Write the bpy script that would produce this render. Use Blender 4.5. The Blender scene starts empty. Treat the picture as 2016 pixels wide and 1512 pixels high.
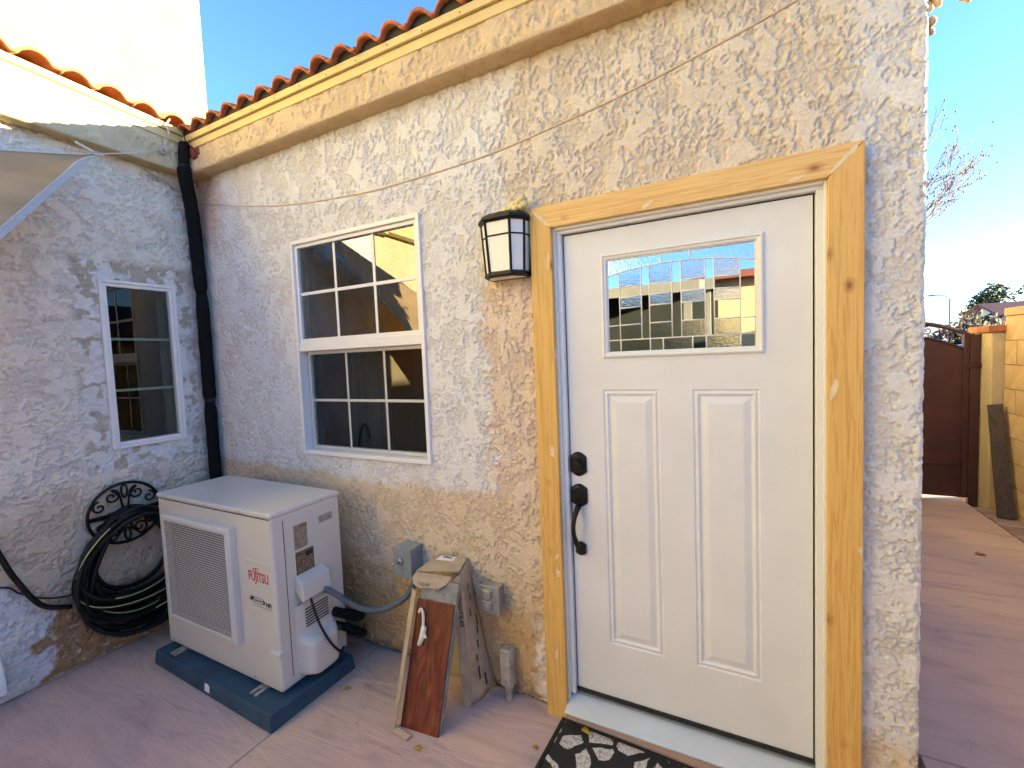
import bpy, bmesh, math, random
import numpy as np
from mathutils import Vector, Matrix
R = math.radians
random.seed(7)
C = bpy.context.scene.collection
scene = bpy.context.scene

# ------------------------------------------------------------------ camera
cam_d = bpy.data.cameras.new('camera'); cam = bpy.data.objects.new('camera', cam_d); C.objects.link(cam)
scene.camera = cam
cam_d.sensor_width = 36.0; cam_d.lens = 885.32 / 2016 * 36.0
cam_d.clip_start = 0.05; cam_d.clip_end = 6000
yaw, pit, rol = R(27.2927), R(-3.4169), R(-2.3268)
fw = Vector((-math.sin(yaw)*math.cos(pit), math.cos(yaw)*math.cos(pit), math.sin(pit)))
r0 = Vector((math.cos(yaw), math.sin(yaw), 0)); u0 = r0.cross(fw)
rr = r0*math.cos(rol) + u0*math.sin(rol); uu = u0*math.cos(rol) - r0*math.sin(rol)
m = Matrix((rr, uu, -fw)).transposed().to_4x4(); m.translation = Vector((3.3394, -1.8512, 1.6498))
cam.matrix_world = m

# ------------------------------------------------------------------ sky and sun
SUN = Vector((0.90, 0.40, 0.155)).normalized()
world = bpy.data.worlds.new('World'); scene.world = world; world.use_nodes = True
wn = world.node_tree; wn.nodes.clear()
sky = wn.nodes.new('ShaderNodeTexSky'); sky.sky_type = 'NISHITA'; sky.sun_disc = False
sky.sun_elevation = math.asin(SUN.z); sky.sun_rotation = math.atan2(SUN.x, SUN.y)
sky.altitude = 700; sky.air_density = 1.0; sky.dust_density = 0.1; sky.ozone_density = 4.1
bg = wn.nodes.new('ShaderNodeBackground'); bg.inputs[1].default_value = 0.083
wo = wn.nodes.new('ShaderNodeOutputWorld')
# small fair-weather clouds, the same all round the horizon
tc = wn.nodes.new('ShaderNodeTexCoord'); mp = wn.nodes.new('ShaderNodeMapping'); mp.inputs['Scale'].default_value = (1, 1, 4.5)
nz = wn.nodes.new('ShaderNodeTexNoise'); nz.inputs['Scale'].default_value = 4.0; nz.inputs['Detail'].default_value = 7
cr = wn.nodes.new('ShaderNodeValToRGB'); cr.color_ramp.elements[0].position = 0.57; cr.color_ramp.elements[1].position = 0.75
sx = wn.nodes.new('ShaderNodeSeparateXYZ'); mr = wn.nodes.new('ShaderNodeMapRange')
mr.inputs[1].default_value = 0.30; mr.inputs[2].default_value = 0.12; mr.inputs[3].default_value = 0; mr.inputs[4].default_value = 0.11
mu = wn.nodes.new('ShaderNodeMath'); mu.operation = 'MULTIPLY'
mx = wn.nodes.new('ShaderNodeMix'); mx.data_type = 'RGBA'
L = wn.links.new
L(tc.outputs['Generated'], mp.inputs[0]); L(mp.outputs[0], nz.inputs[0]); L(nz.outputs[0], cr.inputs[0])
L(tc.outputs['Generated'], sx.inputs[0]); L(sx.outputs[2], mr.inputs[0])
L(cr.outputs[0], mu.inputs[0]); L(mr.outputs[0], mu.inputs[1]); L(mu.outputs[0], mx.inputs[0])
L(sky.outputs[0], mx.inputs[6]); mx.inputs[7].default_value = (5.0, 5.2, 5.4, 1)
L(mx.outputs[2], bg.inputs[0]); L(bg.outputs[0], wo.inputs[0])
sl = bpy.data.lights.new('sun', 'SUN'); sl.energy = 4.5; sl.angle = R(0.5); sl.color = (1.0, 0.83, 0.46)
so = bpy.data.objects.new('sun', sl); C.objects.link(so)
so.rotation_euler = SUN.to_track_quat('Z', 'Y').to_euler(); so.location = (20, 16, 12)

scene.view_settings.view_transform = 'Standard'; scene.view_settings.look = 'None'
scene.view_settings.gamma = 1.0; scene.view_settings.use_curve_mapping = False
scene.view_settings.exposure = 3.12
scene.render.engine = 'CYCLES'
cy = scene.cycles; cy.use_denoising = True; cy.max_bounces = 10; cy.diffuse_bounces = 5; cy.glossy_bounces = 5
cy.transparent_max_bounces = 16; cy.sample_clamp_indirect = 6.0; cy.caustics_reflective = False; cy.caustics_refractive = False
try: cy.denoiser = 'OPENIMAGEDENOISE'
except Exception: pass

# ------------------------------------------------------------------ mesh helpers
class MB:
    def __init__(s): s.v = []; s.f = []
    def add(s, v, f):
        n = len(s.v); s.v += [tuple(p) for p in v]; s.f += [tuple(i+n for i in q) for q in f]; return s
    def box(s, x0, x1, y0, y1, z0, z1):
        return s.hexa([(x0,y0,z0),(x1,y0,z0),(x1,y1,z0),(x0,y1,z0),(x0,y0,z1),(x1,y0,z1),(x1,y1,z1),(x0,y1,z1)])
    def hexa(s, p):
        return s.add(p, [(0,3,2,1),(4,5,6,7),(0,1,5,4),(1,2,6,5),(2,3,7,6),(3,0,4,7)])
    def prism(s, poly, ext):
        n = len(poly); e = Vector(ext); a = [Vector(p) for p in poly]
        return s.add(a+[p+e for p in a], [tuple(range(n))[::-1], tuple(range(n, 2*n))] + [(i, (i+1) % n, n+(i+1) % n, n+i) for i in range(n)])
    def tube(s, path, r, n=8, closed=False, caps=True):
        P = [Vector(p) for p in path]; k = len(P); rs = r if isinstance(r, (list, tuple)) else [r]*k
        T = []
        for i in range(k):
            a = P[(i-1) % k] if closed or i > 0 else P[i]; b = P[(i+1) % k] if closed or i < k-1 else P[i]
            t = b-a; T.append(t.normalized() if t.length > 1e-9 else Vector((0, 0, 1)))
        up = Vector((0, 0, 1)) if abs(T[0].z) < 0.9 else Vector((1, 0, 0)); nrm = T[0].cross(up).normalized()
        v = []; f = []
        for i in range(k):
            nrm = (nrm - T[i]*nrm.dot(T[i]))
            nrm = nrm.normalized() if nrm.length > 1e-6 else T[i].orthogonal().normalized()
            bn = T[i].cross(nrm)
            for j in range(n):
                a = 2*math.pi*j/n; v.append(P[i] + (nrm*math.cos(a)+bn*math.sin(a))*rs[i])
        m_ = k if closed else k-1
        for i in range(m_):
            for j in range(n):
                a, b = i*n+j, i*n+(j+1) % n; c, d = ((i+1) % k)*n+(j+1) % n, ((i+1) % k)*n+j
                f.append((a, d, c, b))
        if caps and not closed: f.append(tuple(range(n))); f.append(tuple((k-1)*n+j for j in range(n))[::-1])
        return s.add(v, f)
    def rings(s, x0, x1, z0, z1, prof, cap=True, flip=False):
        """nested rectangles in the xz plane; prof = (inset, y); cap closes the last"""
        v = []; f = []
        for ins, y in prof:
            v += [(x0+ins, y, z0+ins), (x1-ins, y, z0+ins), (x1-ins, y, z1-ins), (x0+ins, y, z1-ins)]
        for i in range(len(prof)-1):
            for j in range(4): f.append((i*4+j, i*4+(j+1) % 4, i*4+4+(j+1) % 4, i*4+4+j))
        if cap: k = (len(prof)-1)*4; f.append((k, k+1, k+2, k+3))
        return s.add(v, f)
    def sphere(s, c, rad, n=10, m_=6, sc=(1, 1, 1), jit=0, rnd=None):
        v = []; f = []; c = Vector(c)
        for i in range(m_+1):
            th = math.pi*i/m_
            for j in range(n):
                ph = 2*math.pi*j/n; d = rad*(1+(rnd.uniform(-jit, jit) if rnd else 0))
                v.append(c+Vector((d*sc[0]*math.sin(th)*math.cos(ph), d*sc[1]*math.sin(th)*math.sin(ph), d*sc[2]*math.cos(th))))
        for i in range(m_):
            for j in range(n): f.append((i*n+j, (i+1)*n+j, (i+1)*n+(j+1) % n, i*n+(j+1) % n))
        return s.add(v, f)
    def cyl(s, a, b, r, n=16, r2=None):
        return s.tube([a, b], [r, r if r2 is None else r2], n)
    def mesh(s, name):
        me = bpy.data.meshes.new(name); me.from_pydata([tuple(p) for p in s.v], [], s.f)
        bm = bmesh.new(); bm.from_mesh(me); bmesh.ops.recalc_face_normals(bm, faces=bm.faces); bm.to_mesh(me); bm.free()
        me.update(); return me

def obj(name, mb, mat, parent=None, smooth=False, bevel=0, seg=2):
    if isinstance(mb, MB) and name == 'pane' and len(mb.f) < 8 and len(mb.v) != 8:
        me = bpy.data.meshes.new(name); me.from_pydata(mb.v, [], mb.f); me.update()      # keep glass facing outwards
    elif isinstance(mb, MB): me = mb.mesh(name)
    else: me = mb
    o = bpy.data.objects.new(name, me); C.objects.link(o)
    if mat: me.materials.clear(); me.materials.append(mat)
    if parent: o.parent = parent
    if smooth:
        me.polygons.foreach_set('use_smooth', [True]*len(me.polygons))
    if bevel:
        b = o.modifiers.new('bevel', 'BEVEL'); b.width = bevel; b.segments = seg; b.limit_method = 'ANGLE'; b.angle_limit = R(35)
        b.harden_normals = False
    return o

def tag(o, label=None, cat=None, group=None, kind=None):
    if label: o['label'] = label
    if cat: o['category'] = cat
    if group: o['group'] = group
    if kind: o['kind'] = kind
    return o

def thing(name, label, cat, loc=(0, 0, 0), rz=0, group=None):
    o = bpy.data.objects.new(name, None); C.objects.link(o); o.empty_display_size = 0.1
    o.location = loc; o.rotation_euler = (0, 0, rz); tag(o, label, cat, group); return o

def inst(src, parent=None, loc=None, rot=None, name=None):
    c = src.copy(); C.objects.link(c)
    if parent: c.parent = parent
    if loc is not None: c.location = loc
    if rot is not None: c.rotation_euler = rot
    return c

def text(name, body, size, mat, parent, mw, width=None, depth=0.0004, bold=0.0):
    """flat lettering as a mesh; mw maps text xy to the parent's frame"""
    cu = bpy.data.curves.new(name, 'FONT'); cu.body = body; cu.size = size; cu.extrude = depth; cu.align_x = 'CENTER'; cu.align_y = 'CENTER'
    cu.offset = bold; cu.resolution_u = 3
    t = bpy.data.objects.new(name, cu); C.objects.link(t)
    dg = bpy.context.evaluated_depsgraph_get(); me = bpy.data.meshes.new_from_object(t.evaluated_get(dg))
    bpy.data.objects.remove(t)
    if width:
        xs = [v.co.x for v in me.vertices]; k = width/(max(xs)-min(xs)); me.transform(Matrix.Diagonal((k, 1, 1, 1)))
    me.transform(mw); me.name = name
    return obj(name, me, mat, parent)

# frames for lettering: FRONT faces -y, SIDE faces +x
def front(x, y, z): return Matrix.Translation((x, y, z)) @ Matrix.Rotation(R(90), 4, 'X')
def side(x, y, z): return Matrix.Translation((x, y, z)) @ Matrix.Rotation(R(90), 4, 'Z') @ Matrix.Rotation(R(90), 4, 'X')

# ------------------------------------------------------------------ materials
def nodes(name):
    ma = bpy.data.materials.new(name); ma.use_nodes = True; nt = ma.node_tree
    return ma, nt, nt.nodes['Principled BSDF'], nt.links.new

def coords(nt, scale=(1, 1, 1), rot=(0, 0, 0), kind='Object'):
    t = nt.nodes.new('ShaderNodeTexCoord'); mpg = nt.nodes.new('ShaderNodeMapping')
    mpg.inputs['Scale'].default_value = scale; mpg.inputs['Rotation'].default_value = rot
    nt.links.new(t.outputs[kind], mpg.inputs[0]); return mpg.outputs[0]

def noise(nt, vec, scale, detail=5, rough=0.6, dist=0):
    n = nt.nodes.new('ShaderNodeTexNoise'); n.inputs['Scale'].default_value = scale; n.inputs['Detail'].default_value = detail
    n.inputs['Roughness'].default_value = rough; n.inputs['Distortion'].default_value = dist
    nt.links.new(vec, n.inputs['Vector']); return n.outputs[0]

def ramp(nt, fac, stops):
    r = nt.nodes.new('ShaderNodeValToRGB'); e = r.color_ramp.elements
    while len(e) < len(stops): e.new(0.5)
    for el, (p, c) in zip(e, stops): el.position = p; el.color = (*c, 1) if len(c) == 3 else c
    nt.links.new(fac, r.inputs[0]); return r.outputs[0]

def mixc(nt, fac, a, b, mode='MIX'):
    mxx = nt.nodes.new('ShaderNodeMix'); mxx.data_type = 'RGBA'; mxx.blend_type = mode
    for s_, i in ((fac, 0), (a, 6), (b, 7)):
        if hasattr(s_, 'links') or hasattr(s_, 'is_output'): nt.links.new(s_, mxx.inputs[i])
        elif i == 0: mxx.inputs[0].default_value = s_
        else: mxx.inputs[i].default_value = (*s_, 1)
    return mxx.outputs[2]

def bump(nt, bs, h, strength=0.3, dist=0.01, prev=None):
    b = nt.nodes.new('ShaderNodeBump'); b.inputs['Strength'].default_value = strength; b.inputs['Distance'].default_value = dist
    nt.links.new(h, b.inputs['Height'])
    if prev: nt.links.new(prev, b.inputs['Normal'])
    nt.links.new(b.outputs[0], bs.inputs['Normal']); return b.outputs[0]

def mat(name, col, rough=0.6, var=0.12, scale=6, metal=0, bmp=0.0, bscale=60, bdist=0.003, spec=0.5, rvar=0.1, rnd=0.0, col2=None):
    ma, nt, bs, ln = nodes(name)
    v = coords(nt)
    n1 = noise(nt, v, scale, 6, 0.65)
    c2 = col2 or tuple(c*(1-2*var) for c in col)
    cl = ramp(nt, n1, [(0.30, c2), (0.68, tuple(min(1, c*(1+var*0.5)) for c in col))])
    if rnd:
        oi = nt.nodes.new('ShaderNodeObjectInfo'); hs = nt.nodes.new('ShaderNodeHueSaturation')
        mrr = nt.nodes.new('ShaderNodeMapRange'); mrr.inputs[3].default_value = 1-rnd; mrr.inputs[4].default_value = 1+rnd
        ln(oi.outputs['Random'], mrr.inputs[0]); ln(mrr.outputs[0], hs.inputs['Value']); ln(cl, hs.inputs['Color']); cl = hs.outputs[0]
    ln(cl, bs.inputs['Base Color'])
    bs.inputs['Metallic'].default_value = metal; bs.inputs['Specular IOR Level'].default_value = spec
    mrr = nt.nodes.new('ShaderNodeMapRange'); mrr.inputs[3].default_value = max(0.02, rough-rvar); mrr.inputs[4].default_value = min(1, rough+rvar)
    ln(noise(nt, v, scale*3, 4), mrr.inputs[0]); ln(mrr.outputs[0], bs.inputs['Roughness'])
    if bmp: bump(nt, bs, noise(nt, v, bscale, 5), bmp, bdist)
    return ma

def stucco_mat(name, attr=True, col=(0.6, 0.5, 0.36), bmp=0.5):
    ma, nt, bs, ln = nodes(name); v = coords(nt)
    if attr:
        a = nt.nodes.new('ShaderNodeVertexColor'); a.layer_name = 'paint'; base = a.outputs[0]
    else:
        base = ramp(nt, noise(nt, v, 3, 6), [(0.3, tuple(c*0.86 for c in col)), (0.7, col)])
    grime = ramp(nt, noise(nt, v, 90, 4, 0.7), [(0.3, (0.86, 0.85, 0.83)), (0.65, (1.03, 1.03, 1.03))])
    ln(mixc(nt, 1.0, base, grime, 'MULTIPLY'), bs.inputs['Base Color'])
    bs.inputs['Roughness'].default_value = 0.92; bs.inputs['Specular IOR Level'].default_value = 0.15
    p = bump(nt, bs, noise(nt, v, 210, 5, 0.7), bmp*0.8, 0.003)
    if attr:
        fl = ramp(nt, noise(nt, v, 62, 4, 0.65, 0.8), [(0.47, (0, 0, 0)), (0.53, (1, 1, 1))])
        bump(nt, bs, fl, 0.45, 0.004, p)
    else:
        lace = ramp(nt, noise(nt, v, 24, 5, 0.6, 1.0), [(0.46, (0, 0, 0)), (0.52, (1, 1, 1))])
        bump(nt, bs, lace, 0.6, 0.006, p)
    return ma

def wood_mat(name, axis, c1, c2, knot=True, filler=False, fine=1.0):
    ma, nt, bs, ln = nodes(name)
    rot = {'z': (0, 0, 0), 'x': (0, R(90), 0), 'y': (R(90), 0, 0)}[axis]
    ax = 'xyz'.index(axis)
    def sv(a, b): q = [a, a, a]; q[ax] = b; return tuple(q)
    v = coords(nt); vs = coords(nt, sv(15*fine, 0.5*fine))
    w = noise(nt, vs, 3.2, 6, 0.6, 0.6)
    ww = nt.nodes.new('ShaderNodeMath'); ww.operation = 'MULTIPLY'; ww.inputs[1].default_value = 34; ln(w, ww.inputs[0])
    si = nt.nodes.new('ShaderNodeMath'); si.operation = 'SINE'; ln(ww.outputs[0], si.inputs[0])
    g = ramp(nt, si.outputs[0], [(0.0, c1), (0.9, c2)])
    g = mixc(nt, 0.35, g, ramp(nt, noise(nt, vs, 1.2, 3), [(0.3, c1), (0.7, tuple(min(1, c*1.05) for c in c1))]))
    fib = ramp(nt, noise(nt, coords(nt, sv(260*fine, 4*fine)), 1.0, 3, 0.6), [(0.3, (0.88, 0.86, 0.82)), (0.7, (1.05, 1.05, 1.05))])
    col = mixc(nt, 0.9, g, fib, 'MULTIPLY')
    if knot:
        vo = nt.nodes.new('ShaderNodeTexVoronoi'); vo.inputs['Scale'].default_value = 7.5; ln(coords(nt, sv(1, 0.6)), vo.inputs['Vector'])
        k = ramp(nt, vo.outputs[0], [(0.0, (0.85, 0.85, 0.85)), (0.045, (0.85, 0.85, 0.85)), (0.06, (0.5, 0.5, 0.5)), (0.15, (0, 0, 0))])
        col = mixc(nt, k, col, (c2[0]*0.45, c2[1]*0.28, c2[2]*0.25))
    if filler:
        vf = nt.nodes.new('ShaderNodeTexVoronoi'); vf.inputs['Scale'].default_value = 3.9
        ad = nt.nodes.new('ShaderNodeVectorMath'); ad.operation = 'ADD'; ad.inputs[1].default_value = (3.3, 1.7, 4.1)
        ln(coords(nt, sv(1, 0.7)), ad.inputs[0]); ln(ad.outputs[0], vf.inputs['Vector'])
        nn = noise(nt, v, 30, 4)
        s_ = nt.nodes.new('ShaderNodeMath'); s_.operation = 'MULTIPLY_ADD'; s_.inputs[1].default_value = 0.09; ln(nn, s_.inputs[0]); ln(vf.outputs[0], s_.inputs[2])
        k = ramp(nt, s_.outputs[0], [(0.105, (0.8, 0.8, 0.8)), (0.13, (0, 0, 0))])
        col = mixc(nt, k, col, (0.82, 0.70, 0.52))
    ln(col, bs.inputs['Base Color']); bs.inputs['Roughness'].default_value = 0.55
    bump(nt, bs, si.outputs[0], 0.12, 0.001)
    return ma

def glass_mat(name, refl=0.25, tint=(0.75, 0.82, 0.80), ripple=0.0, rough=0.0, rscale=40, stretch=(1, 1, 1)):
    ma, nt, bs, ln = nodes(name); nt.nodes.remove(bs); out = nt.nodes['Material Output']
    tr = nt.nodes.new('ShaderNodeBsdfTransparent'); tr.inputs[0].default_value = (*tint, 1)
    gl = nt.nodes.new('ShaderNodeBsdfGlossy'); gl.inputs['Roughness'].default_value = rough; gl.inputs[0].default_value = (0.95, 0.97, 1, 1)
    lw = nt.nodes.new('ShaderNodeFresnel'); lw.inputs[0].default_value = 1.5
    ad = nt.nodes.new('ShaderNodeMath'); ad.operation = 'ADD'; ad.use_clamp = True; ad.inputs[1].default_value = refl; ln(lw.outputs[0], ad.inputs[0])
    mxs = nt.nodes.new('ShaderNodeMixShader'); ln(ad.outputs[0], mxs.inputs[0]); ln(tr.outputs[0], mxs.inputs[1]); ln(gl.outputs[0], mxs.inputs[2]); ln(mxs.outputs[0], out.inputs[0])
    if ripple:
        v = coords(nt, stretch); b = nt.nodes.new('ShaderNodeBump'); b.inputs['Strength'].default_value = ripple; b.inputs['Distance'].default_value = 0.004
        ln(noise(nt, v, rscale, 3), b.inputs['Height']); ln(b.outputs[0], gl.inputs['Normal'])
    return ma

M = {}
M['stucco'] = stucco_mat('stucco')
M['stucco_tan'] = stucco_mat('stucco_tan', False, (0.62, 0.53, 0.19))
M['stucco_cream'] = stucco_mat('stucco_cream', False, (0.66, 0.56, 0.36))
M['fascia'] = mat('fascia', (0.64, 0.51, 0.25), 0.5, 0.05, 4, bmp=0.05)
M['tile_clay'] = mat('tile_clay', (0.50, 0.165, 0.075), 0.85, 0.18, 14, bmp=0.5, bscale=120, rnd=0.16)
M['tile_deck'] = mat('tile_deck', (0.34, 0.12, 0.06), 0.9, 0.1, 10)
M['white_paint'] = mat('white_paint', (0.74, 0.76, 0.77), 0.42, 0.02, 3, spec=0.4, bmp=0.04, bscale=30)
M['door_paint'] = mat('door_paint', (0.72, 0.745, 0.775), 0.38, 0.035, 2.8, spec=0.4, bmp=0.03, bscale=18)
M['vinyl'] = mat('vinyl', (0.80, 0.81, 0.82), 0.35, 0.03, 8)
M['alu'] = mat('alu', (0.62, 0.64, 0.66), 0.4, 0.06, 10, metal=0.3)
M['black_rubber'] = mat('black_rubber', (0.012, 0.012, 0.013), 0.6, 0.2, 20, bmp=0.1)
M['black_metal'] = mat('black_metal', (0.006, 0.006, 0.0065), 0.45, 0.2, 30, spec=0.3, bmp=0.08, bscale=150)
M['black_foam'] = mat('black_foam', (0.006, 0.006, 0.0065), 0.8, 0.2, 25, spec=0.2, bmp=0.3, bscale=140)
M['hose'] = mat('hose', (0.006, 0.007, 0.006), 0.45, 0.2, 12, spec=0.35)
M['hose_stripe'] = mat('hose_stripe', (0.52, 0.55, 0.22), 0.5, 0.15, 30)
M['trim_v'] = wood_mat('trim_v', 'z', (0.70, 0.45, 0.14), (0.56, 0.30, 0.065), True, True)
M['trim_h'] = wood_mat('trim_h', 'x', (0.73, 0.50, 0.21), (0.60, 0.345, 0.10), True, True)
M['sill_alu'] = mat('sill_alu', (0.66, 0.74, 0.80), 0.35, 0.05, 5, metal=0.35, bmp=0.06, bscale=200)
M['glass'] = glass_mat('glass', 0.16, (0.62, 0.72, 0.70))
M['glass_green'] = glass_mat('glass_green', 0.03, (0.55, 0.72, 0.66))
M['lite_clear'] = glass_mat('lite_clear', 0.50, (0.5, 0.56, 0.58))
M['lite_ripple'] = glass_mat('lite_ripple', 0.48, (0.5, 0.56, 0.58), 0.10, 0.0, 70, (1, 1, 2.6))
M['lite_rain'] = glass_mat('lite_rain', 0.50, (0.5, 0.56, 0.58), 0.22, 0.02, 60, (3.0, 1, 0.6))
M['came'] = mat('came', (0.82, 0.82, 0.80), 0.35, 0.03, 20)
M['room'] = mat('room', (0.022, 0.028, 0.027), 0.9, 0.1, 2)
M['curtain'] = mat('curtain', (0.06, 0.075, 0.08), 0.9, 0.1, 8)
M['ac'] = mat('ac', (0.60, 0.59, 0.555), 0.38, 0.03, 3, bmp=0.05, bscale=90)
M['ac_dark'] = mat('ac_dark', (0.03, 0.035, 0.04), 0.6, 0.1, 10)
M['pad'] = mat('pad', (0.028, 0.078, 0.128), 0.75, 0.22, 8, bmp=0.35, bscale=160)
M['red'] = mat('red', (0.50, 0.015, 0.03), 0.5, 0.02, 5)
M['ink'] = mat('ink', (0.02, 0.02, 0.022), 0.6, 0.02, 5)
M['sticker'] = mat('sticker', (0.42, 0.37, 0.31), 0.35, 0.3, 40, metal=0.35, col2=(0.16, 0.11, 0.08))
M['sticker_b'] = mat('sticker_b', (0.20, 0.15, 0.11), 0.35, 0.3, 55, metal=0.3, col2=(0.09, 0.06, 0.045))
M['paper'] = mat('paper', (0.80, 0.81, 0.84), 0.6, 0.03, 10)
M['galv'] = mat('galv', (0.55, 0.56, 0.55), 0.4, 0.12, 30, metal=0.7)
M['grey_box'] = mat('grey_box', (0.24, 0.29, 0.31), 0.45, 0.1, 14, bmp=0.1)
M['grey_pvc'] = mat('grey_pvc', (0.10, 0.125, 0.145), 0.5, 0.08, 14)
M['grey_metal'] = mat('grey_metal', (0.42, 0.44, 0.46), 0.35, 0.15, 25, metal=0.6)
M['conduit_old'] = mat('conduit_old', (0.42, 0.41, 0.38), 0.7, 0.2, 25, bmp=0.2, col2=(0.22, 0.19, 0.15))
M['card'] = mat('card', (0.47, 0.38, 0.27), 0.85, 0.14, 12, bmp=0.35, bscale=30, bdist=0.006)
M['card_in'] = mat('card_in', (0.42, 0.36, 0.28), 0.9, 0.1, 14, bmp=0.2)
M['grey_tile'] = mat('grey_tile', (0.30, 0.31, 0.29), 0.6, 0.2, 18, bmp=0.1, col2=(0.15, 0.155, 0.15))
M['white_plastic'] = mat('white_plastic', (0.78, 0.76, 0.66), 0.4, 0.05, 20)
M['spray_foam'] = mat('spray_foam', (0.78, 0.70, 0.38), 0.85, 0.12, 30, bmp=0.6, bscale=50, bdist=0.01)
M['foam_cream'] = mat('foam_cream', (0.74, 0.55, 0.36), 0.85, 0.1, 20, bmp=0.5)
M['opal'] = mat('opal', (0.84, 0.83, 0.79), 0.35, 0.03, 4)
M['rope'] = mat('rope', (0.62, 0.47, 0.34), 0.85, 0.15, 60, bmp=0.4, bscale=300)
M['rope_white'] = mat('rope_white', (0.70, 0.68, 0.64), 0.85, 0.1, 60)
M['sealant'] = mat('sealant', (0.20, 0.045, 0.022), 0.7, 0.3, 25, bmp=0.5)
M['block'] = mat('block', (0.60, 0.44, 0.235), 0.9, 0.12, 7, bmp=0.4, bscale=130, rnd=0.07)
M['mortar'] = mat('mortar', (0.30, 0.21, 0.115), 0.95, 0.15, 20, bmp=0.4)
M['brick_cap'] = mat('brick_cap', (0.48, 0.19, 0.085), 0.85, 0.2, 14, bmp=0.4, rnd=0.15)
M['paver'] = mat('paver', (0.42, 0.31, 0.27), 0.9, 0.2, 12, bmp=0.4, rnd=0.2)
M['gate'] = mat('gate', (0.075, 0.026, 0.022), 0.5, 0.2, 3, bmp=0.08)
M['old_wood'] = wood_mat('old_wood', 'z', (0.070, 0.044, 0.024), (0.010, 0.007, 0.004), True, False, 0.8)
M['dirt'] = mat('dirt', (0.30, 0.24, 0.18), 0.95, 0.2, 0.4, bmp=0.3, bscale=8, bdist=0.02)
M['asphalt'] = mat('asphalt', (0.06, 0.06, 0.062), 0.9, 0.15, 2, bmp=0.2)
M['concrete'] = mat('concrete', (0.40, 0.36, 0.31), 0.9, 0.1, 2, bmp=0.2)
M['bark'] = mat('bark', (0.31, 0.215, 0.195), 0.85, 0.2, 8)
M['bark_dark'] = mat('bark_dark', (0.16, 0.12, 0.10), 0.9, 0.2, 8)
M['bud'] = mat('bud', (0.20, 0.13, 0.12), 0.8, 0.2, 40)
M['leaf_y'] = mat('leaf_y', (0.55, 0.36, 0.03), 0.6, 0.2, 40)
M['leaf_o'] = mat('leaf_o', (0.46, 0.20, 0.03), 0.6, 0.2, 40)
M['foliage'] = mat('foliage', (0.085, 0.115, 0.04), 0.7, 0.25, 3, rnd=0.1)
M['foliage_y'] = mat('foliage_y', (0.42, 0.33, 0.04), 0.7, 0.2, 3)
M['foliage_d'] = mat('foliage_d', (0.05, 0.05, 0.035), 0.8, 0.25, 3)
M['house_white'] = mat('house_white', (0.62, 0.62, 0.62), 0.9, 0.05, 1)
M['roof_red'] = mat('roof_red', (0.26, 0.075, 0.06), 0.85, 0.15, 2)
M['roof_grey'] = mat('roof_grey', (0.19, 0.19, 0.19), 0.85, 0.1, 3)
M['hill'] = mat('hill', (0.36, 0.36, 0.40), 1.0, 0.12, 0.01)  # blue-grey base colour stands in for distance haze
M['car_blue'] = mat('car_blue', (0.02, 0.09, 0.22), 0.25, 0.05, 3)
M['car_white'] = mat('car_white', (0.7, 0.7, 0.7), 0.25, 0.03, 3)
M['car_glass'] = mat('car_glass', (0.02, 0.025, 0.03), 0.08, 0.05, 3)
M['lamp_post'] = mat('lamp_post', (0.36, 0.36, 0.37), 0.5, 0.05, 4, metal=0.3)

M['filler'] = mat('filler', (0.76, 0.62, 0.42), 0.8, 0.1, 30)
def brown_tile_mat():
    ma, nt, bs, ln = nodes('brown_tile'); vs = coords(nt, (4.2, 1, 1.0))
    w = noise(nt, vs, 3.4, 8, 0.68, 2.2)
    c = ramp(nt, w, [(0.28, (0.03, 0.008, 0.005)), (0.45, (0.12, 0.026, 0.012)), (0.6, (0.21, 0.055, 0.024)), (0.78, (0.33, 0.12, 0.055))])
    ln(c, bs.inputs['Base Color']); bs.inputs['Roughness'].default_value = 0.32
    bump(nt, bs, w, 0.15, 0.002); return ma
M['brown_tile'] = brown_tile_mat()

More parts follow.
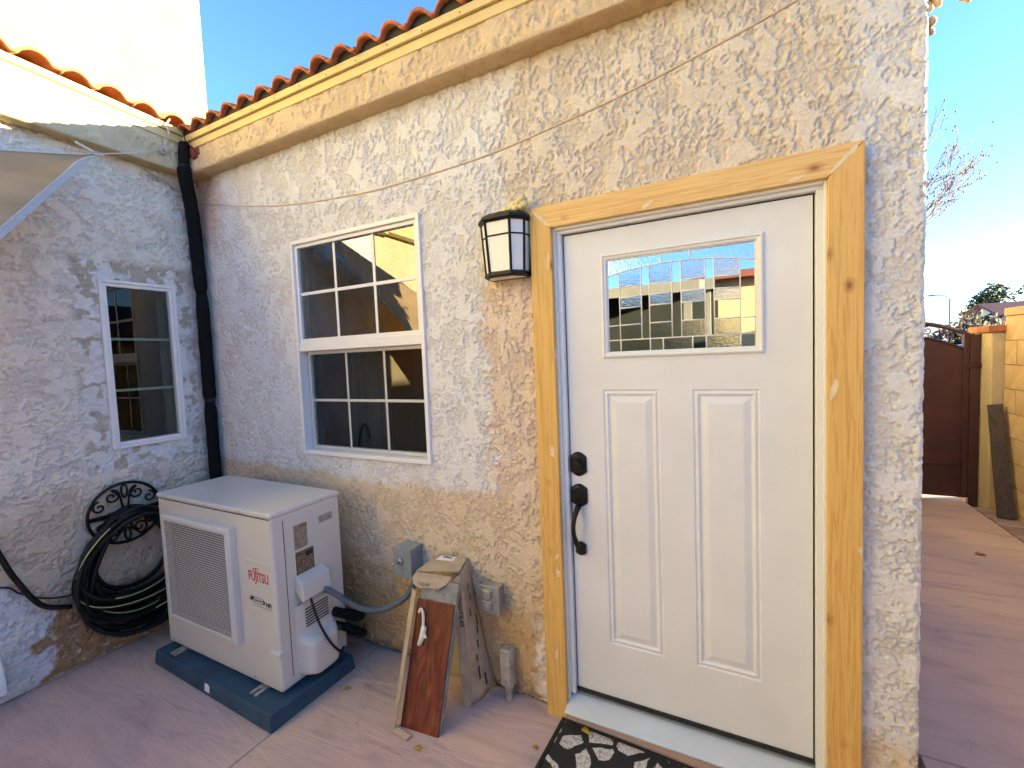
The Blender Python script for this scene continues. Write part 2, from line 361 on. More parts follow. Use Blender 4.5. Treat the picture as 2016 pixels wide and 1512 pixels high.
def patio_mat():
    ma, nt, bs, ln = nodes('patio'); v = coords(nt, kind='Object')
    big = noise(nt, v, 0.9, 4, 0.5)
    c = ramp(nt, big, [(0.32, (0.44, 0.355, 0.365)), (0.5, (0.545, 0.405, 0.375)), (0.68, (0.61, 0.46, 0.37))])
    st = noise(nt, coords(nt, (0.8, 3.2, 1), (0, 0, R(24))), 3.0, 8, 0.62, 0.8)
    c = mixc(nt, 0.8, c, ramp(nt, st, [(0.32, (0.74, 0.72, 0.76)), (0.5, (1, 1, 1)), (0.7, (1.08, 1.06, 1.04))]), 'MULTIPLY')
    sp = ramp(nt, noise(nt, v, 55, 3, 0.6), [(0.25, (0.72, 0.70, 0.72)), (0.36, (1, 1, 1))])
    c = mixc(nt, 0.7, c, sp, 'MULTIPLY')
    st2 = ramp(nt, noise(nt, v, 2.6, 6, 0.7), [(0.60, (0, 0, 0)), (0.80, (0.45, 0.45, 0.45))])
    c = mixc(nt, st2, c, (0.60, 0.50, 0.46))
    dk = ramp(nt, noise(nt, v, 1.7, 7, 0.72, 0.6), [(0.58, (1, 1, 1)), (0.74, (0.74, 0.70, 0.70))]); c = mixc(nt, 1.0, c, dk, 'MULTIPLY')
    vo = nt.nodes.new('ShaderNodeTexVoronoi'); vo.inputs['Scale'].default_value = 16; ln(v, vo.inputs['Vector'])
    c = mixc(nt, 0.8, c, ramp(nt, vo.outputs[0], [(0.035, (0.45, 0.40, 0.40)), (0.07, (1, 1, 1))]), 'MULTIPLY')
    ln(c, bs.inputs['Base Color']); bs.inputs['Roughness'].default_value = 0.62; bs.inputs['Specular IOR Level'].default_value = 0.35
    p = bump(nt, bs, st, 0.55, 0.02)
    ridge = nt.nodes.new('ShaderNodeTexNoise'); ridge.noise_type = 'RIDGED_MULTIFRACTAL'; ridge.inputs['Scale'].default_value = 2.2; ridge.inputs['Detail'].default_value = 5
    ln(coords(nt, (0.7, 2.2, 1), (0, 0, R(30))), ridge.inputs['Vector'])
    p = bump(nt, bs, ridge.outputs[0], 0.16, 0.008, p)
    bump(nt, bs, noise(nt, v, 120, 4), 0.25, 0.002, p); return ma
M['patio'] = patio_mat()

def mat_mat():
    ma, nt, bs, ln = nodes('mat_rubber'); v0 = coords(nt)
    wv = nt.nodes.new('ShaderNodeTexNoise'); wv.inputs['Scale'].default_value = 9; ln(v0, wv.inputs['Vector'])
    vm = nt.nodes.new('ShaderNodeVectorMath'); vm.operation = 'MULTIPLY_ADD'; vm.inputs[1].default_value = (0.06, 0.06, 0); ln(wv.outputs[1], vm.inputs[0]); ln(v0, vm.inputs[2])
    vo = nt.nodes.new('ShaderNodeTexVoronoi'); vo.feature = 'DISTANCE_TO_EDGE'; vo.inputs['Scale'].default_value = 10.5; vo.inputs['Randomness'].default_value = 0.9; ln(vm.outputs[0], vo.inputs['Vector'])
    ne = nt.nodes.new('ShaderNodeMath'); ne.operation = 'MULTIPLY_ADD'; ne.inputs[1].default_value = -0.30; ln(noise(nt, v0, 6, 4, 0.6), ne.inputs[0]); ln(vo.outputs[0], ne.inputs[2])
    st = ramp(nt, ne.outputs[0], [(0.0, (0, 0, 0)), (0.02, (1, 1, 1))])
    wear = ramp(nt, noise(nt, coords(nt, (1.6, 1, 1)), 70, 6, 0.75, 1.5), [(0.40, (0, 0, 0)), (0.50, (1, 1, 1))])
    stone = mixc(nt, wear, (0.06, 0.06, 0.065), (0.62, 0.60, 0.60))
    ln(mixc(nt, st, (0.014, 0.015, 0.018), stone), bs.inputs['Base Color']); bs.inputs['Roughness'].default_value = 0.75
    bump(nt, bs, st, 0.5, 0.004); return ma
M['mat_rubber'] = mat_mat()

def sail_mat():
    ma, nt, bs, ln = nodes('sail_fabric'); out = nt.nodes['Material Output']
    tl = nt.nodes.new('ShaderNodeBsdfTranslucent'); tl.inputs[0].default_value = (0.62, 0.46, 0.27, 1)
    c = ramp(nt, noise(nt, coords(nt, (1, 1, 6)), 3, 5), [(0.35, (0.58, 0.42, 0.24)), (0.7, (0.74, 0.57, 0.36))])
    ln(c, bs.inputs['Base Color']); bs.inputs['Roughness'].default_value = 0.9
    mxs = nt.nodes.new('ShaderNodeMixShader'); mxs.inputs[0].default_value = 0.5; ln(bs.outputs[0], mxs.inputs[1]); ln(tl.outputs[0], mxs.inputs[2]); ln(mxs.outputs[0], out.inputs[0])
    bump(nt, bs, noise(nt, coords(nt, (1, 1, 5)), 4, 4), 0.3, 0.02)
    return ma
M['sail'] = sail_mat()
M['sail_hem'] = mat('sail_hem', (0.40, 0.39, 0.39), 0.9, 0.08, 20)

# ------------------------------------------------------------------ stucco relief (numpy)
def perlin(x, y, seed):
    rs = np.random.RandomState(seed); n = 512
    ang = rs.rand(n, n)*2*np.pi; gx, gy = np.cos(ang), np.sin(ang)
    xi = np.floor(x).astype(int); yi = np.floor(y).astype(int); xf = x-xi; yf = y-yi
    u = xf*xf*xf*(xf*(xf*6-15)+10); v = yf*yf*yf*(yf*(yf*6-15)+10)
    def d(i, j):
        a = (xi+i) % n; b = (yi+j) % n
        return gx[a, b]*(xf-i)+gy[a, b]*(yf-j)
    return ((d(0, 0)*(1-u)+d(1, 0)*u)*(1-v)+(d(0, 1)*(1-u)+d(1, 1)*u)*v)*1.5
def fbm(x, y, seed, o=4, g=0.5):
    s = 0; a = 1; t = 0
    for i in range(o): s = s+a*perlin(x*2**i+17.3*i, y*2**i+5.1*i, seed+i); t += a; a *= g
    return s/t
def sst(a, b, x):
    t = np.clip((x-a)/(b-a), 0, 1); return t*t*(3-2*t)

def lace(x, z, seed, amp=1.0):
    """lace and skip trowel stucco: flattened plateaus with torn edges over a sandy base; returns height (m) and the plateau mask"""
    wx = x+0.010*fbm(x/0.035, z/0.035, seed+40, 3); wz = z+0.010*fbm(x/0.035, z/0.035, seed+50, 3)
    big = fbm(x/0.30, z/0.30, seed+1, 3)
    n = fbm(wx/0.036, wz/0.044, seed+2, 4, 0.66)
    th = 0.02-0.60*big
    p = sst(th-0.03, th+0.03, n)
    n2 = fbm(wx/0.026, wz/0.032, seed+9, 3, 0.6)
    fp = sst(0.10, 0.13, fbm(wx/0.13, wz/0.17, seed+70, 4, 0.55)+0.10*n)
    p = np.maximum(p*(1-0.55*sst(0.0, 0.25, -big)), fp)
    p2 = sst(0.08, 0.14, n2)*(1-p)
    pits = sst(0.30, 0.40, fbm(wx/0.03, wz/0.036, seed+21, 3))*p*(1-0.7*fp)
    h = 0.0074*p*(1+0.35*n)+0.0036*p2-0.0048*pits+0.0012*fbm(x/0.011, z/0.011, seed+30, 2)+0.003*big
    return h*amp, np.clip(p+0.5*p2-pits, 0, 1)

def lerp(a, b, t): return a+(np.array(b)-a)*t[..., None]

def relief(name, parent, us, vs, to3d, hfun, cfun, holes=()):
    """grid mesh with displaced surface; to3d(u, v, h) -> x, y, z arrays"""
    U, V = np.meshgrid(us, vs, indexing='ij'); h, pm = hfun(U, V); col = cfun(U, V, pm)
    X, Y, Z = to3d(U, V, h); nu, nv = U.shape
    co = np.stack([X, Y, Z], -1).reshape(-1, 3).astype(np.float32)
    idx = np.arange(nu*nv).reshape(nu, nv)
    q = np.stack([idx[:-1, :-1], idx[1:, :-1], idx[1:, 1:], idx[:-1, 1:]], -1)
    uc = (U[:-1, :-1]+U[1:, 1:])/2; vc = (V[:-1, :-1]+V[1:, 1:])/2; keep = np.ones(uc.shape, bool)
    for (a, b, c, d) in holes: keep &= ~((uc > a) & (uc < b) & (vc > c) & (vc < d))
    q = q[keep]
    me = bpy.data.meshes.new(name); me.vertices.add(len(co)); me.vertices.foreach_set('co', co.ravel())
    me.loops.add(q.size); me.loops.foreach_set('vertex_index', q.ravel().astype(np.int32))
    me.polygons.add(len(q)); me.polygons.foreach_set('loop_start', np.arange(0, q.size, 4, dtype=np.int32))
    me.polygons.foreach_set('use_smooth', np.ones(len(q), bool))
    at = me.color_attributes.new('paint', 'FLOAT_COLOR', 'POINT')
    cc = np.ones((len(co), 4), np.float32); cc[:, :3] = np.clip(col.reshape(-1, 3), 0.01, 0.9); at.data.foreach_set('color', cc.ravel())
    me.update(); me.validate()
    return obj(name, me, M['stucco'], parent)

# ================================================================== THE SETTING: ground
g = MB(); S_ = 3000
g.add([(-S_, -S_, -0.06), (S_, -S_, -0.06), (S_, S_, -0.06), (-S_, S_, -0.06)], [(0, 1, 2, 3)])
tag(obj('ground', g, M['dirt']), kind='structure')
tag(obj('road', MB().box(-120, 120, 22, 31, -0.2, -0.03), M['asphalt']), kind='structure')
tag(obj('kerb', MB().box(-120, 120, 21.7, 21.99, -0.2, 0.08), M['concrete'], bevel=0.02), kind='structure')
tag(obj('driveway', MB().box(3.9, 13.5, 4.60, 21.6, -0.3, -0.004), M['concrete']), kind='structure')
patio = bpy.data.objects.new('patio', None); C.objects.link(patio); tag(patio, kind='structure')
for (a, b, c, d) in [(-0.3, 1.427, -7, 0.06), (1.433, 3.947, -7, 0.06), (3.953, 5.325, -7, 0.377), (3.80, 5.325, 0.383, 2.027), (3.80, 5.325, 2.033, 4.597), (-0.3, 5.325, -11, -7.006)]:
    obj('slab', MB().box(a, b, c, d, -0.25, 0.0), M['patio'], patio, bevel=0.004)
obj('paver_bed', MB().box(5.327, 5.535, -7, 4.05, -0.25, -0.012), M['mortar'], patio)
pv = MB().box(-0.095, 0.095, -0.049, 0.049, -0.05, 0.0).mesh('paver')
for i in range(40):
    o = obj('paver', pv, M['paver'], patio); o.location = (5.432+random.uniform(-.003, .003), 3.98-i*0.106, 0.001+random.uniform(-.002, .003))
    o.rotation_euler = (0, random.uniform(-.01, .01), random.uniform(-.02, .02))

# ================================================================== THE HOUSE
house = thing('stucco_house', 'cream stucco house with red tile roof and white entry door', 'house')

# ---- main wall -----------------------------------------------------
WIN = (0.935, 1.893, 1.118, 2.383)      # main window opening x0 x1 z0 z1
DOOR = (2.60, 3.61, -1, 2.21)
LWIN = (-0.585, -0.192, 1.20, 2.20)      # small window on the left wing: y0 y1 z0 z1
white = np.array((0.74, 0.75, 0.765)); cream = np.array((0.69, 0.63, 0.545)); peach = np.array((0.73, 0.61, 0.50)); tan = np.array((0.68, 0.575, 0.43)); gold = np.array((0.53, 0.36, 0.175))

def h_main(x, z):
    h, p = lace(x*1.42, z*1.36, 11, 0.86)
    # smoothed paint around the window flattens the texture a little
    k = 1-0.30*sst(0.35, 0.0, np.maximum(np.abs(x-1.4)-0.6, np.abs(z-1.6)-0.75))
    h = h*k
    h = h-0.012*sst(0.055, 0.02, z+0.03*fbm(x/0.1, z/0.1, 77, 3))        # broken lower edge
    return h, p
def c_main(x, z, p):
    nb = 0.16*fbm(x/0.3, z/0.3, 61, 4); ns = 0.09*fbm(x/0.06, z/0.06, 71, 3)
    col = np.broadcast_to(cream, x.shape+(3,)).copy()
    col = lerp(col, peach, sst(2.55, 1.85, z+nb+ns)*sst(2.0, 2.3, x+nb))
    col = lerp(col, white*np.array((0.98, 0.97, 0.95)), sst(3.62, 3.7, x))
    w = sst(2.28, 2.22, x+nb*0.7+ns-0.16*sst(1.9, 2.6, z))*sst(0.985, 1.015, z+0.3*nb+0.4*ns+0.02*(x-1.5))
    w2 = sst(2.45, 2.85, z+nb)*sst(1.9, 3.0, x)
    col = lerp(col, white, np.clip(w, 0, 1)*(1-0.5*w2))
    low = sst(1.0, 0.96, z+0.3*nb+0.4*ns+0.02*(x-1.5))*sst(3.6, 2.9, x)
    col = lerp(col, tan, low)
    col = lerp(col, gold, sst(0.66, 0.30, z+1.2*nb+ns)*sst(2.9, 2.5, x)*0.9)
    col = lerp(col, tan, sst(0.42, 0.25, z+nb+ns)*sst(3.4, 3.7, x))
    col = lerp(col, (0.58, 0.34, 0.24), 0.75*sst(0.34, 0.12, x+0.5*nb+ns)*sst(2.25, 2.75, z+nb))
    col = lerp(col, (0.33, 0.25, 0.19), sst(0.09, 0.03, z+ns)*0.8)
    wp = sst(0.05, 0.0, np.minimum(np.abs(x-2.50)-0.015+ns*0.6, 9))*sst(0.35, 0.15, np.abs(z-0.14)+ns)
    col = lerp(col, (0.78, 0.76, 0.72), np.clip(wp, 0, 1)*0.8)
    halo = sst(0.016, 0.0, np.abs(np.maximum(np.abs(x-3.10)-0.575, z-2.285))+0.06*np.abs(fbm(x/0.03, z/0.03, 88, 2))-0.006)
    col = lerp(col, (0.80, 0.79, 0.77), halo*0.85)
    hw = sst(0.05, 0.0, np.maximum(np.abs(x-1.414)-0.48, np.abs(z-1.75)-0.635)+ns*0.3)
    col = lerp(col, (0.70, 0.69, 0.67), hw*0.7)
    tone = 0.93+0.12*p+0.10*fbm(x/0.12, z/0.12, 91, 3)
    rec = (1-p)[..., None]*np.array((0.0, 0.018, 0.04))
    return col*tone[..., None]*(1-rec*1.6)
st = 0.0040
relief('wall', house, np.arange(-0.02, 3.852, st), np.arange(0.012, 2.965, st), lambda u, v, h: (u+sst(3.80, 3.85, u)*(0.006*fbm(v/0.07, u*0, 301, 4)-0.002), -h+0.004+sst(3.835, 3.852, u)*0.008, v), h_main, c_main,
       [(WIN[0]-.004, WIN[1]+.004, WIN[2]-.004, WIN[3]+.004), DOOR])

# ---- left wing wall -------------------------------------------------
lw_white = np.array((0.77, 0.735, 0.68))
def h_left(y, z):
    h, p = lace(y*1.05, z*1.55, 131, 1.3)
    dwin = np.maximum(np.abs(y+0.388)-0.197, np.abs(z-1.70)-0.50)
    smooth = sst(0.22, 0.03, dwin+0.10*fbm(y/0.1, z/0.1, 141, 3))
    h = h*(1-0.55*smooth)+0.004*smooth*fbm(y/0.09, z/0.09, 147, 3)
    h = h-0.008*sst(0.06, 0.0, z)
    return h, p
def c_left(y, z, p):
    nb = 0.16*fbm(y/0.3, z/0.3, 161, 4); ns = 0.09*fbm(y/0.06, z/0.06, 171, 3)
    col = np.broadcast_to(lw_white, y.shape+(3,)).copy()
    dwin = np.maximum(np.abs(y+0.388)-0.197, np.abs(z-1.70)-0.50)
    ring = sst(0.17, 0.06, dwin+0.8*nb+ns)
    col = lerp(col, (0.76, 0.77, 0.785), ring)
    pn = fbm(y/0.085, z/0.085, 181, 3)
    pat = sst(0.12, 0.06, np.abs(dwin-0.055)+0.02)*sst(0.10, 0.17, pn+0.22*sst(2.15, 2.28, z))
    col = lerp(col, (0.44, 0.39, 0.31), np.clip(pat, 0, 1)*0.85)
    spl = sst(0.20, 0.30, fbm(y/0.16, z/0.10, 187, 4))*sst(0.45, 0.2, dwin)*0.5
    col = lerp(col, (0.50, 0.485, 0.45), spl)
    low = sst(1.12, 0.80, z+nb)
    col = lerp(col, (0.58, 0.475, 0.35), low*0.85)
    brn = sst(0.50, 0.28, z+0.9*nb+ns+0.25*(y+0.7))
    col = lerp(col, (0.36, 0.20, 0.095), brn*0.9)
    wf = sst(0.02, 0.05, 0.17*fbm(y/0.17, z/0.17, 193, 4)+0.16*sst(-0.85, -1.10, y)*sst(0.75, 0.35, z)-0.035)*sst(-0.80, -0.93, y+ns)
    col = lerp(col, (0.63, 0.64, 0.66), np.clip(wf, 0, 1)*sst(0.85, 0.6, z))
    fl = sst(0.30, 0.36, fbm(y/0.045, z/0.03, 197, 3))*sst(0.5, 0.2, z)
    col = lerp(col, (0.62, 0.56, 0.48), fl*0.8)
    col = lerp(col, (0.55, 0.45, 0.40), 0.5*sst(-0.16, -0.03, y+ns))
    tone = 0.92+0.12*p+0.10*fbm(y/0.12, z/0.12, 199, 3)
    return col*tone[..., None]
relief('wall', house, np.arange(-1.60, 0.012, 0.005), np.arange(0.012, 2.965, 0.005), lambda u, v, h: (h-0.004, u, v), h_left, c_left,
       [(LWIN[0]-.004, LWIN[1]+.004, LWIN[2]-.004, LWIN[3]+.004)])
obj('wall', MB().box(-0.22, 0.002, -9.0, -1.601, -0.2, 3.10), M['stucco_cream'], house)
obj('wall', MB().box(-0.22, -0.02, -1.60, LWIN[0]-.01, -0.2, 3.10).box(-0.22, -0.02, LWIN[1]+.01, 0.2, -0.2, 3.10)
    .box(-0.22, -0.02, LWIN[0]-.009, LWIN[1]+.009, -0.2, LWIN[2]-.012).box(-0.22, -0.02, LWIN[0]-.009, LWIN[1]+.009, LWIN[3]+.012, 3.10), M['stucco_cream'], house)
wm = MB(); X0, X1, Z0, Z1 = WIN
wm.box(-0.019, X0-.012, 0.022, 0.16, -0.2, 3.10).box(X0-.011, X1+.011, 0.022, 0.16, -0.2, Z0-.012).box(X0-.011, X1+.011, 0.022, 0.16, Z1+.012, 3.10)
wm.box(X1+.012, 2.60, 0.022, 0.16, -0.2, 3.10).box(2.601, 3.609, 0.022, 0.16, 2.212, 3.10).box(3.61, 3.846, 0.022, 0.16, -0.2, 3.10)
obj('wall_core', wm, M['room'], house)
obj('wall', MB().box(3.70, 3.848, 0.161, 6.0, -0.2, 3.10), M['stucco_cream'], house)       # right flank
obj('wall', MB().box(-4.2, 3.699, 5.85, 6.0, -0.2, 3.10), M['stucco_cream'], house)
# raised upper storey behind the left wing
UP = MB().box(-5.0, -1.05, -9.0, 0.735, 3.0, 7.5)
obj('upper_storey_wall', UP, M['stucco_tan'], house)
# interior shell (dark rooms behind the panes)
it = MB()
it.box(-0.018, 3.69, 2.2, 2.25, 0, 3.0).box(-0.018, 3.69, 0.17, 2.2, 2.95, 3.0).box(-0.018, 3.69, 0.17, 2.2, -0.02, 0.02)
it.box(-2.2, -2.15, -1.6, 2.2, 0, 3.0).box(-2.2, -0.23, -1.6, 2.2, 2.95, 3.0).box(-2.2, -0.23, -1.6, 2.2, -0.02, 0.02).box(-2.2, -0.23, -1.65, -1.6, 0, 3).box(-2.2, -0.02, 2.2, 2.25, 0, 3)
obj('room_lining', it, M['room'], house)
cu = MB()
pts = [(1.02+0.02*i, 0.30+0.018*math.sin(i*1.9)) for i in range(18)]
for (a, b), (c, d) in zip(pts[:-1], pts[1:]): cu.add([(a, b, 0.95), (c, d, 0.95), (c, d, 2.45), (a, b, 2.45)], [(0, 1, 2, 3)])
obj('curtain', cu, M['curtain'], house, smooth=True)

# ---- eave bands and fascia -------------------------------------------
ZB, ZF1, ZF2, ZF3 = 2.935, 3.074, 3.122, 3.160
bcol = np.array((0.655, 0.53, 0.365))
def band(name, u0, u1, to_w, seed, tint, shear=0.0):
    prof_len = 0.10+0.15; us = np.arange(u0, u1, 0.006); vs = np.arange(0, prof_len+0.006, 0.006)
    def t3(u, v, h):
        out = np.where(v < 0.10, v, 0.10); up = np.where(v < 0.10, 0.0, v-0.10)
        dn = np.where(v < 0.094, 1.0, 0.0)
        return to_w(u, out+h*(1-dn), ZB+up-h*dn*0.6)
    def cf(u, v, p):
        c = np.broadcast_to(tint, u.shape+(3,)).copy(); c = lerp(c, tint*np.array((0.86, 0.78, 0.62)), sst(0.11, 0.06, v)*0.8)  # underside toned darker and golden, standing in for warm bounced light
        return c*(0.93+0.1*p+0.12*fbm(u/0.15, v/0.1, seed+3, 3))[..., None]
    def hf(u, v):
        h, p = lace(u, v, seed); return h*np.where(v < 0.1, 0.5, 0.8)*sst(0.0, 0.02, np.abs(v-0.10)+0.004), p
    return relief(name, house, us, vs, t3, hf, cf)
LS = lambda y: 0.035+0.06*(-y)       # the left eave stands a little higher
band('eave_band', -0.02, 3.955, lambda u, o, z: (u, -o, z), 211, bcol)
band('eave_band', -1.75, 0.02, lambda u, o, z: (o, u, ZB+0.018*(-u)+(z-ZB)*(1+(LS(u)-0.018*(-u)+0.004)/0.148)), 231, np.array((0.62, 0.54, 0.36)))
obj('fascia_board', MB().box(0.07, 3.98, -0.112, 0.02, ZF1, ZF2-0.003), M['fascia'], house, bevel=0.003)
obj('fascia_board', MB().box(0.07, 3.98, -0.126, 0.02, ZF2, ZF3), M['fascia'], house, bevel=0.003)
def lfas2(x1, z0, z1):
    a = MB(); ys = [0.02, -1.75]
    return a.hexa([(-0.02, ys[1], z0+LS(ys[1])), (x1, ys[1], z0+LS(ys[1])), (x1, ys[0], z0+LS(0)), (-0.02, ys[0], z0+LS(0)),
                   (-0.02, ys[1], z1+LS(ys[1])), (x1, ys[1], z1+LS(ys[1])), (x1, ys[0], z1+LS(0)), (-0.02, ys[0], z1+LS(0))])
obj('fascia_board', lfas2(0.112, ZF1-0.005, ZF2-0.003), M['fascia'], house, bevel=0.003)
obj('fascia_board', lfas2(0.126, ZF2, ZF3), M['fascia'], house, bevel=0.003)
obj('fascia_board', MB().box(-0.02, 0.12, -9.2, -1.751, ZB+0.05, ZF3+0.13), M['fascia'], house)

for i in range(14):
    x = 0.22+i*0.205; obj('nail_head', MB().cyl((x, -0.1275, ZF2+0.010+0.004*(i % 3)), (x, -0.120, ZF2+0.010+0.004*(i % 3)), 0.0035, 8), M['ink'], house)
# ---- roofs: every tile its own piece -----------------------------------
PW, TL_, TH = 0.158, 0.36, 0.015          # wave pitch, exposed length, thickness
def wave(t):
    t = t % 1.0
    if t < 0.76: return 0.040*math.sin(math.pi*t/0.76)**0.62
    return -0.003*math.sin(math.pi*(t-0.76)/0.24)
def tile_mesh(seed):
    rnd = random.Random(seed); b = MB(); n = 16; prof = [i/n for i in range(2*n+1)]
    v = []; f = []
    for yy, dz in ((-0.0, 0.0), (0.20, 0.0), (TL_+0.05, 0.0)):
        for t in prof: v.append((t*PW*0.995, yy+(rnd.uniform(-.003, .003) if yy == 0 else 0), wave(t)+dz))
    for yy in (0.0, TL_+0.05):
        for t in prof: v.append((t*PW*0.995, yy+0.001, wave(t)-TH))
    k = len(prof)
    for r_ in range(2):
        for i in range(k-1): f.append((r_*k+i, r_*k+i+1, (r_+1)*k+i+1, (r_+1)*k+i))
    for i in range(k-1):
        f.append((i, 3*k+i, 3*k+i+1, i+1)); f.append((3*k+i, 4*k+i, 4*k+i+1, 3*k+i+1))
    f.append((0, k, 2*k, 4*k, 3*k)); f.append((k-1, 2*k-1, 3*k-1, 5*k-1, 4*k-1))
    b.add(v, f); me = b.mesh('roof_tile'); me.polygons.foreach_set('use_smooth', [len(p.vertices) == 4 for p in me.polygons]); me.materials.append(M['tile_clay'])
    md = me
    return md
TM = [tile_mesh(i) for i in range(3)]
PITCH = 0.25; pa = math.atan(PITCH)
roof = obj('roof', MB().hexa([(-0.9, -0.10, ZF3-0.02), (4.0, -0.10, ZF3-0.02), (4.0, 3.0, ZF3-0.02+3.1*PITCH), (-0.9, 3.0, ZF3-0.02+3.1*PITCH),
                              (-0.9, -0.10, ZF3-0.003), (4.0, -0.10, ZF3-0.003), (4.0, 3.0, ZF3-0.003+3.1*PITCH), (-0.9, 3.0, ZF3-0.003+3.1*PITCH)])
           .hexa([(-4.2, 3.0, ZF3-0.02+3.1*PITCH), (4.0, 3.0, ZF3-0.02+3.1*PITCH), (4.0, 6.1, ZF3-0.02), (-4.2, 6.1, ZF3-0.02),
                  (-4.2, 3.0, ZF3+3.1*PITCH), (4.0, 3.0, ZF3+3.1*PITCH), (4.0, 6.1, ZF3), (-4.2, 6.1, ZF3)]), M['tile_deck'], house)
def put_tile(par, loc, rot):
    o = bpy.data.objects.new('roof_tile', random.choice(TM)); C.objects.link(o); o.parent = par; o.location = loc; o.rotation_euler = rot
for r_ in range(7):
    yy = -0.152+r_*TL_*math.cos(pa); zz = ZF3+TH+0.004+r_*TL_*math.sin(pa)
    for i in range(13):
        x = 0.10+i*2*PW-(0.0)
        if x < 0.10-0.2+r_*0.0: continue
        put_tile(roof, (x, yy+random.uniform(-.008, .008), zz+random.uniform(-.002, .003)), (pa, 0, random.uniform(-.01, .01)))
def hollow_shade(par, x0, n_, tf):  # near-black strip added so the hollows under the tiles read as shade
    b = MB(); k = 12*n_; v = []; f = []
    for i in range(k+1):
        t = i/12; x = x0+t*PW
        for yy in (0.0, 0.012): v += [tf(x, yy, -TH-0.003), tf(x, yy, wave(t)-TH-0.001)]
    for i in range(k): a = i*4; f += [(a, a+4, a+5, a+1), (a+2, a+3, a+7, a+6), (a+1, a+5, a+7, a+3), (a, a+2, a+6, a+4)]
    obj('hollow_shade', b.add(v, f), M['ink'], par)
hollow_shade(roof, 0.10, 24, lambda x, yy, z: (x, -0.118+yy, ZF3+TH+0.012+z))
roof2 = obj('roof', MB().hexa([(0.10, -9.2, ZF3+0.14), (0.10, 0.6, ZF3-0.01), (-1.1, 0.6, ZF3+0.29), (-1.1, -9.2, ZF3+0.44),
                               (0.10, -9.2, ZF3+0.155), (0.10, 0.6, ZF3+0.005), (-1.1, 0.6, ZF3+0.305), (-1.1, -9.2, ZF3+0.455)]), M['tile_deck'], house)
for r_ in range(3):
    xx = 0.160-r_*TL_*math.cos(pa); zz = ZF3+TH+0.006+r_*TL_*math.sin(pa)
    for i in range(10):
        y = -0.08-(i+1)*2*PW+2*PW
        if y < -2.6: continue
        put_tile(roof2, (xx+random.uniform(-.006, .006), y-2*PW+0.0, zz+LS(y-PW)), (pa, 0, R(90)+random.uniform(-.01, .01)))

# ---- main window ---------------------------------------------------------
def frame_rect(b, x0, x1, z0, z1, w, y0, y1):
    b.box(x0, x0+w, y0, y1, z0, z1); b.box(x1-w, x1, y0, y1, z0, z1); b.box(x0+w+.0004, x1-w-.0004, y0, y1, z0, z0+w); b.box(x0+w+.0004, x1-w-.0004, y0, y1, z1-w, z1); return b
win = obj('window', frame_rect(MB(), X0-.008, X1+.008, Z0-.008, Z1+.008, 0.023, -0.012, 0.085), M['vinyl'], house, bevel=0.003)
tag(win, 'white framed sash window with gridded panes')
ZM = 1.765
xi0, xi1 = X0+0.0165, X1-0.0165
us_ = obj('sash', frame_rect(MB(), xi0, xi1, ZM+0.024, Z1-0.0165, 0.020, 0.002, 0.040), M['vinyl'], win, bevel=0.002)
obj('meeting_rail', MB().box(xi0, xi1, -0.006, 0.05, ZM-0.030, ZM+0.0235), M['vinyl'], win, bevel=0.003)
obj('sash', frame_rect(MB(), xi0+0.004, xi1-0.004, Z0+0.017, ZM-0.0305, 0.020, 0.042, 0.075), M['alu'], win, bevel=0.002)
def gridded(x0, x1, z0, z1, y, nx, nz_, mw, glass, mmat, par):
    for i in range(1, nx): xx = x0+(x1-x0)*i/nx; obj('muntin', MB().box(xx-mw/2, xx+mw/2, y-0.004, y-0.0005, z0, z1), mmat, par, bevel=0.001)
    for j in range(1, nz_):
        zz = z0+(z1-z0)*j/nz_; obj('muntin', MB().box(x0, x1, y-0.0055, y-0.0008, zz-mw/2, zz+mw/2), mmat, par, bevel=0.001)
    for i in range(nx):
        for j in range(nz_):
            a, b = x0+(x1-x0)*i/nx, x0+(x1-x0)*(i+1)/nx; c, d = z0+(z1-z0)*j/nz_, z0+(z1-z0)*(j+1)/nz_
            k = (i*7+j*3) % 5*0.00012-0.00025
            obj('pane', MB().add([(a, y+k, c), (b, y-k, c), (b, y-k*0.5, d), (a, y+k*0.3, d)], [(0, 1, 2, 3)]), glass, par)
gridded(xi0+0.018, xi1-0.018, ZM+0.042, Z1-0.035, 0.020, 3, 2, 0.018, M['glass'], M['vinyl'], win)
gridded(xi0+0.022, xi1-0.022, Z0+0.035, ZM-0.049, 0.060, 3, 2, 0.015, M['glass_green'], M['alu'], win)
# ---- small window on the left wing ------------------------------------------
y0, y1, z0, z1 = LWIN
def frame_rect_x(b, y0, y1, z0, z1, w, x0, x1):
    b.box(x0, x1, y0, y0+w, z0, z1); b.box(x0, x1, y1-w, y1, z0, z1); b.box(x0, x1, y0+w+.0004, y1-w-.0004, z0, z0+w); b.box(x0, x1, y0+w+.0004, y1-w-.0004, z1-w, z1); return b
sw = obj('window', frame_rect_x(MB(), y0-.004, y1+.004, z0-.004, z1+.004, 0.018, -0.06, 0.016), M['vinyl'], house, bevel=0.003)
tag(sw, 'small narrow white window with three panes')
obj('sash', frame_rect_x(MB(), y0+.0145, y1-.0145, z0+.0145, z1-.0145, 0.020, -0.05, 0.006), M['vinyl'], sw, bevel=0.002)
ga, gb, gc, gd = y0+.034, y1-.034, z0+.034, z1-.034
for j in (1, 2):
    zz = gc+(gd-gc)*j/3; obj('muntin', MB().box(-0.034, -0.026, ga, gb, zz-.0075, zz+.0075), M['vinyl'], sw, bevel=0.001)
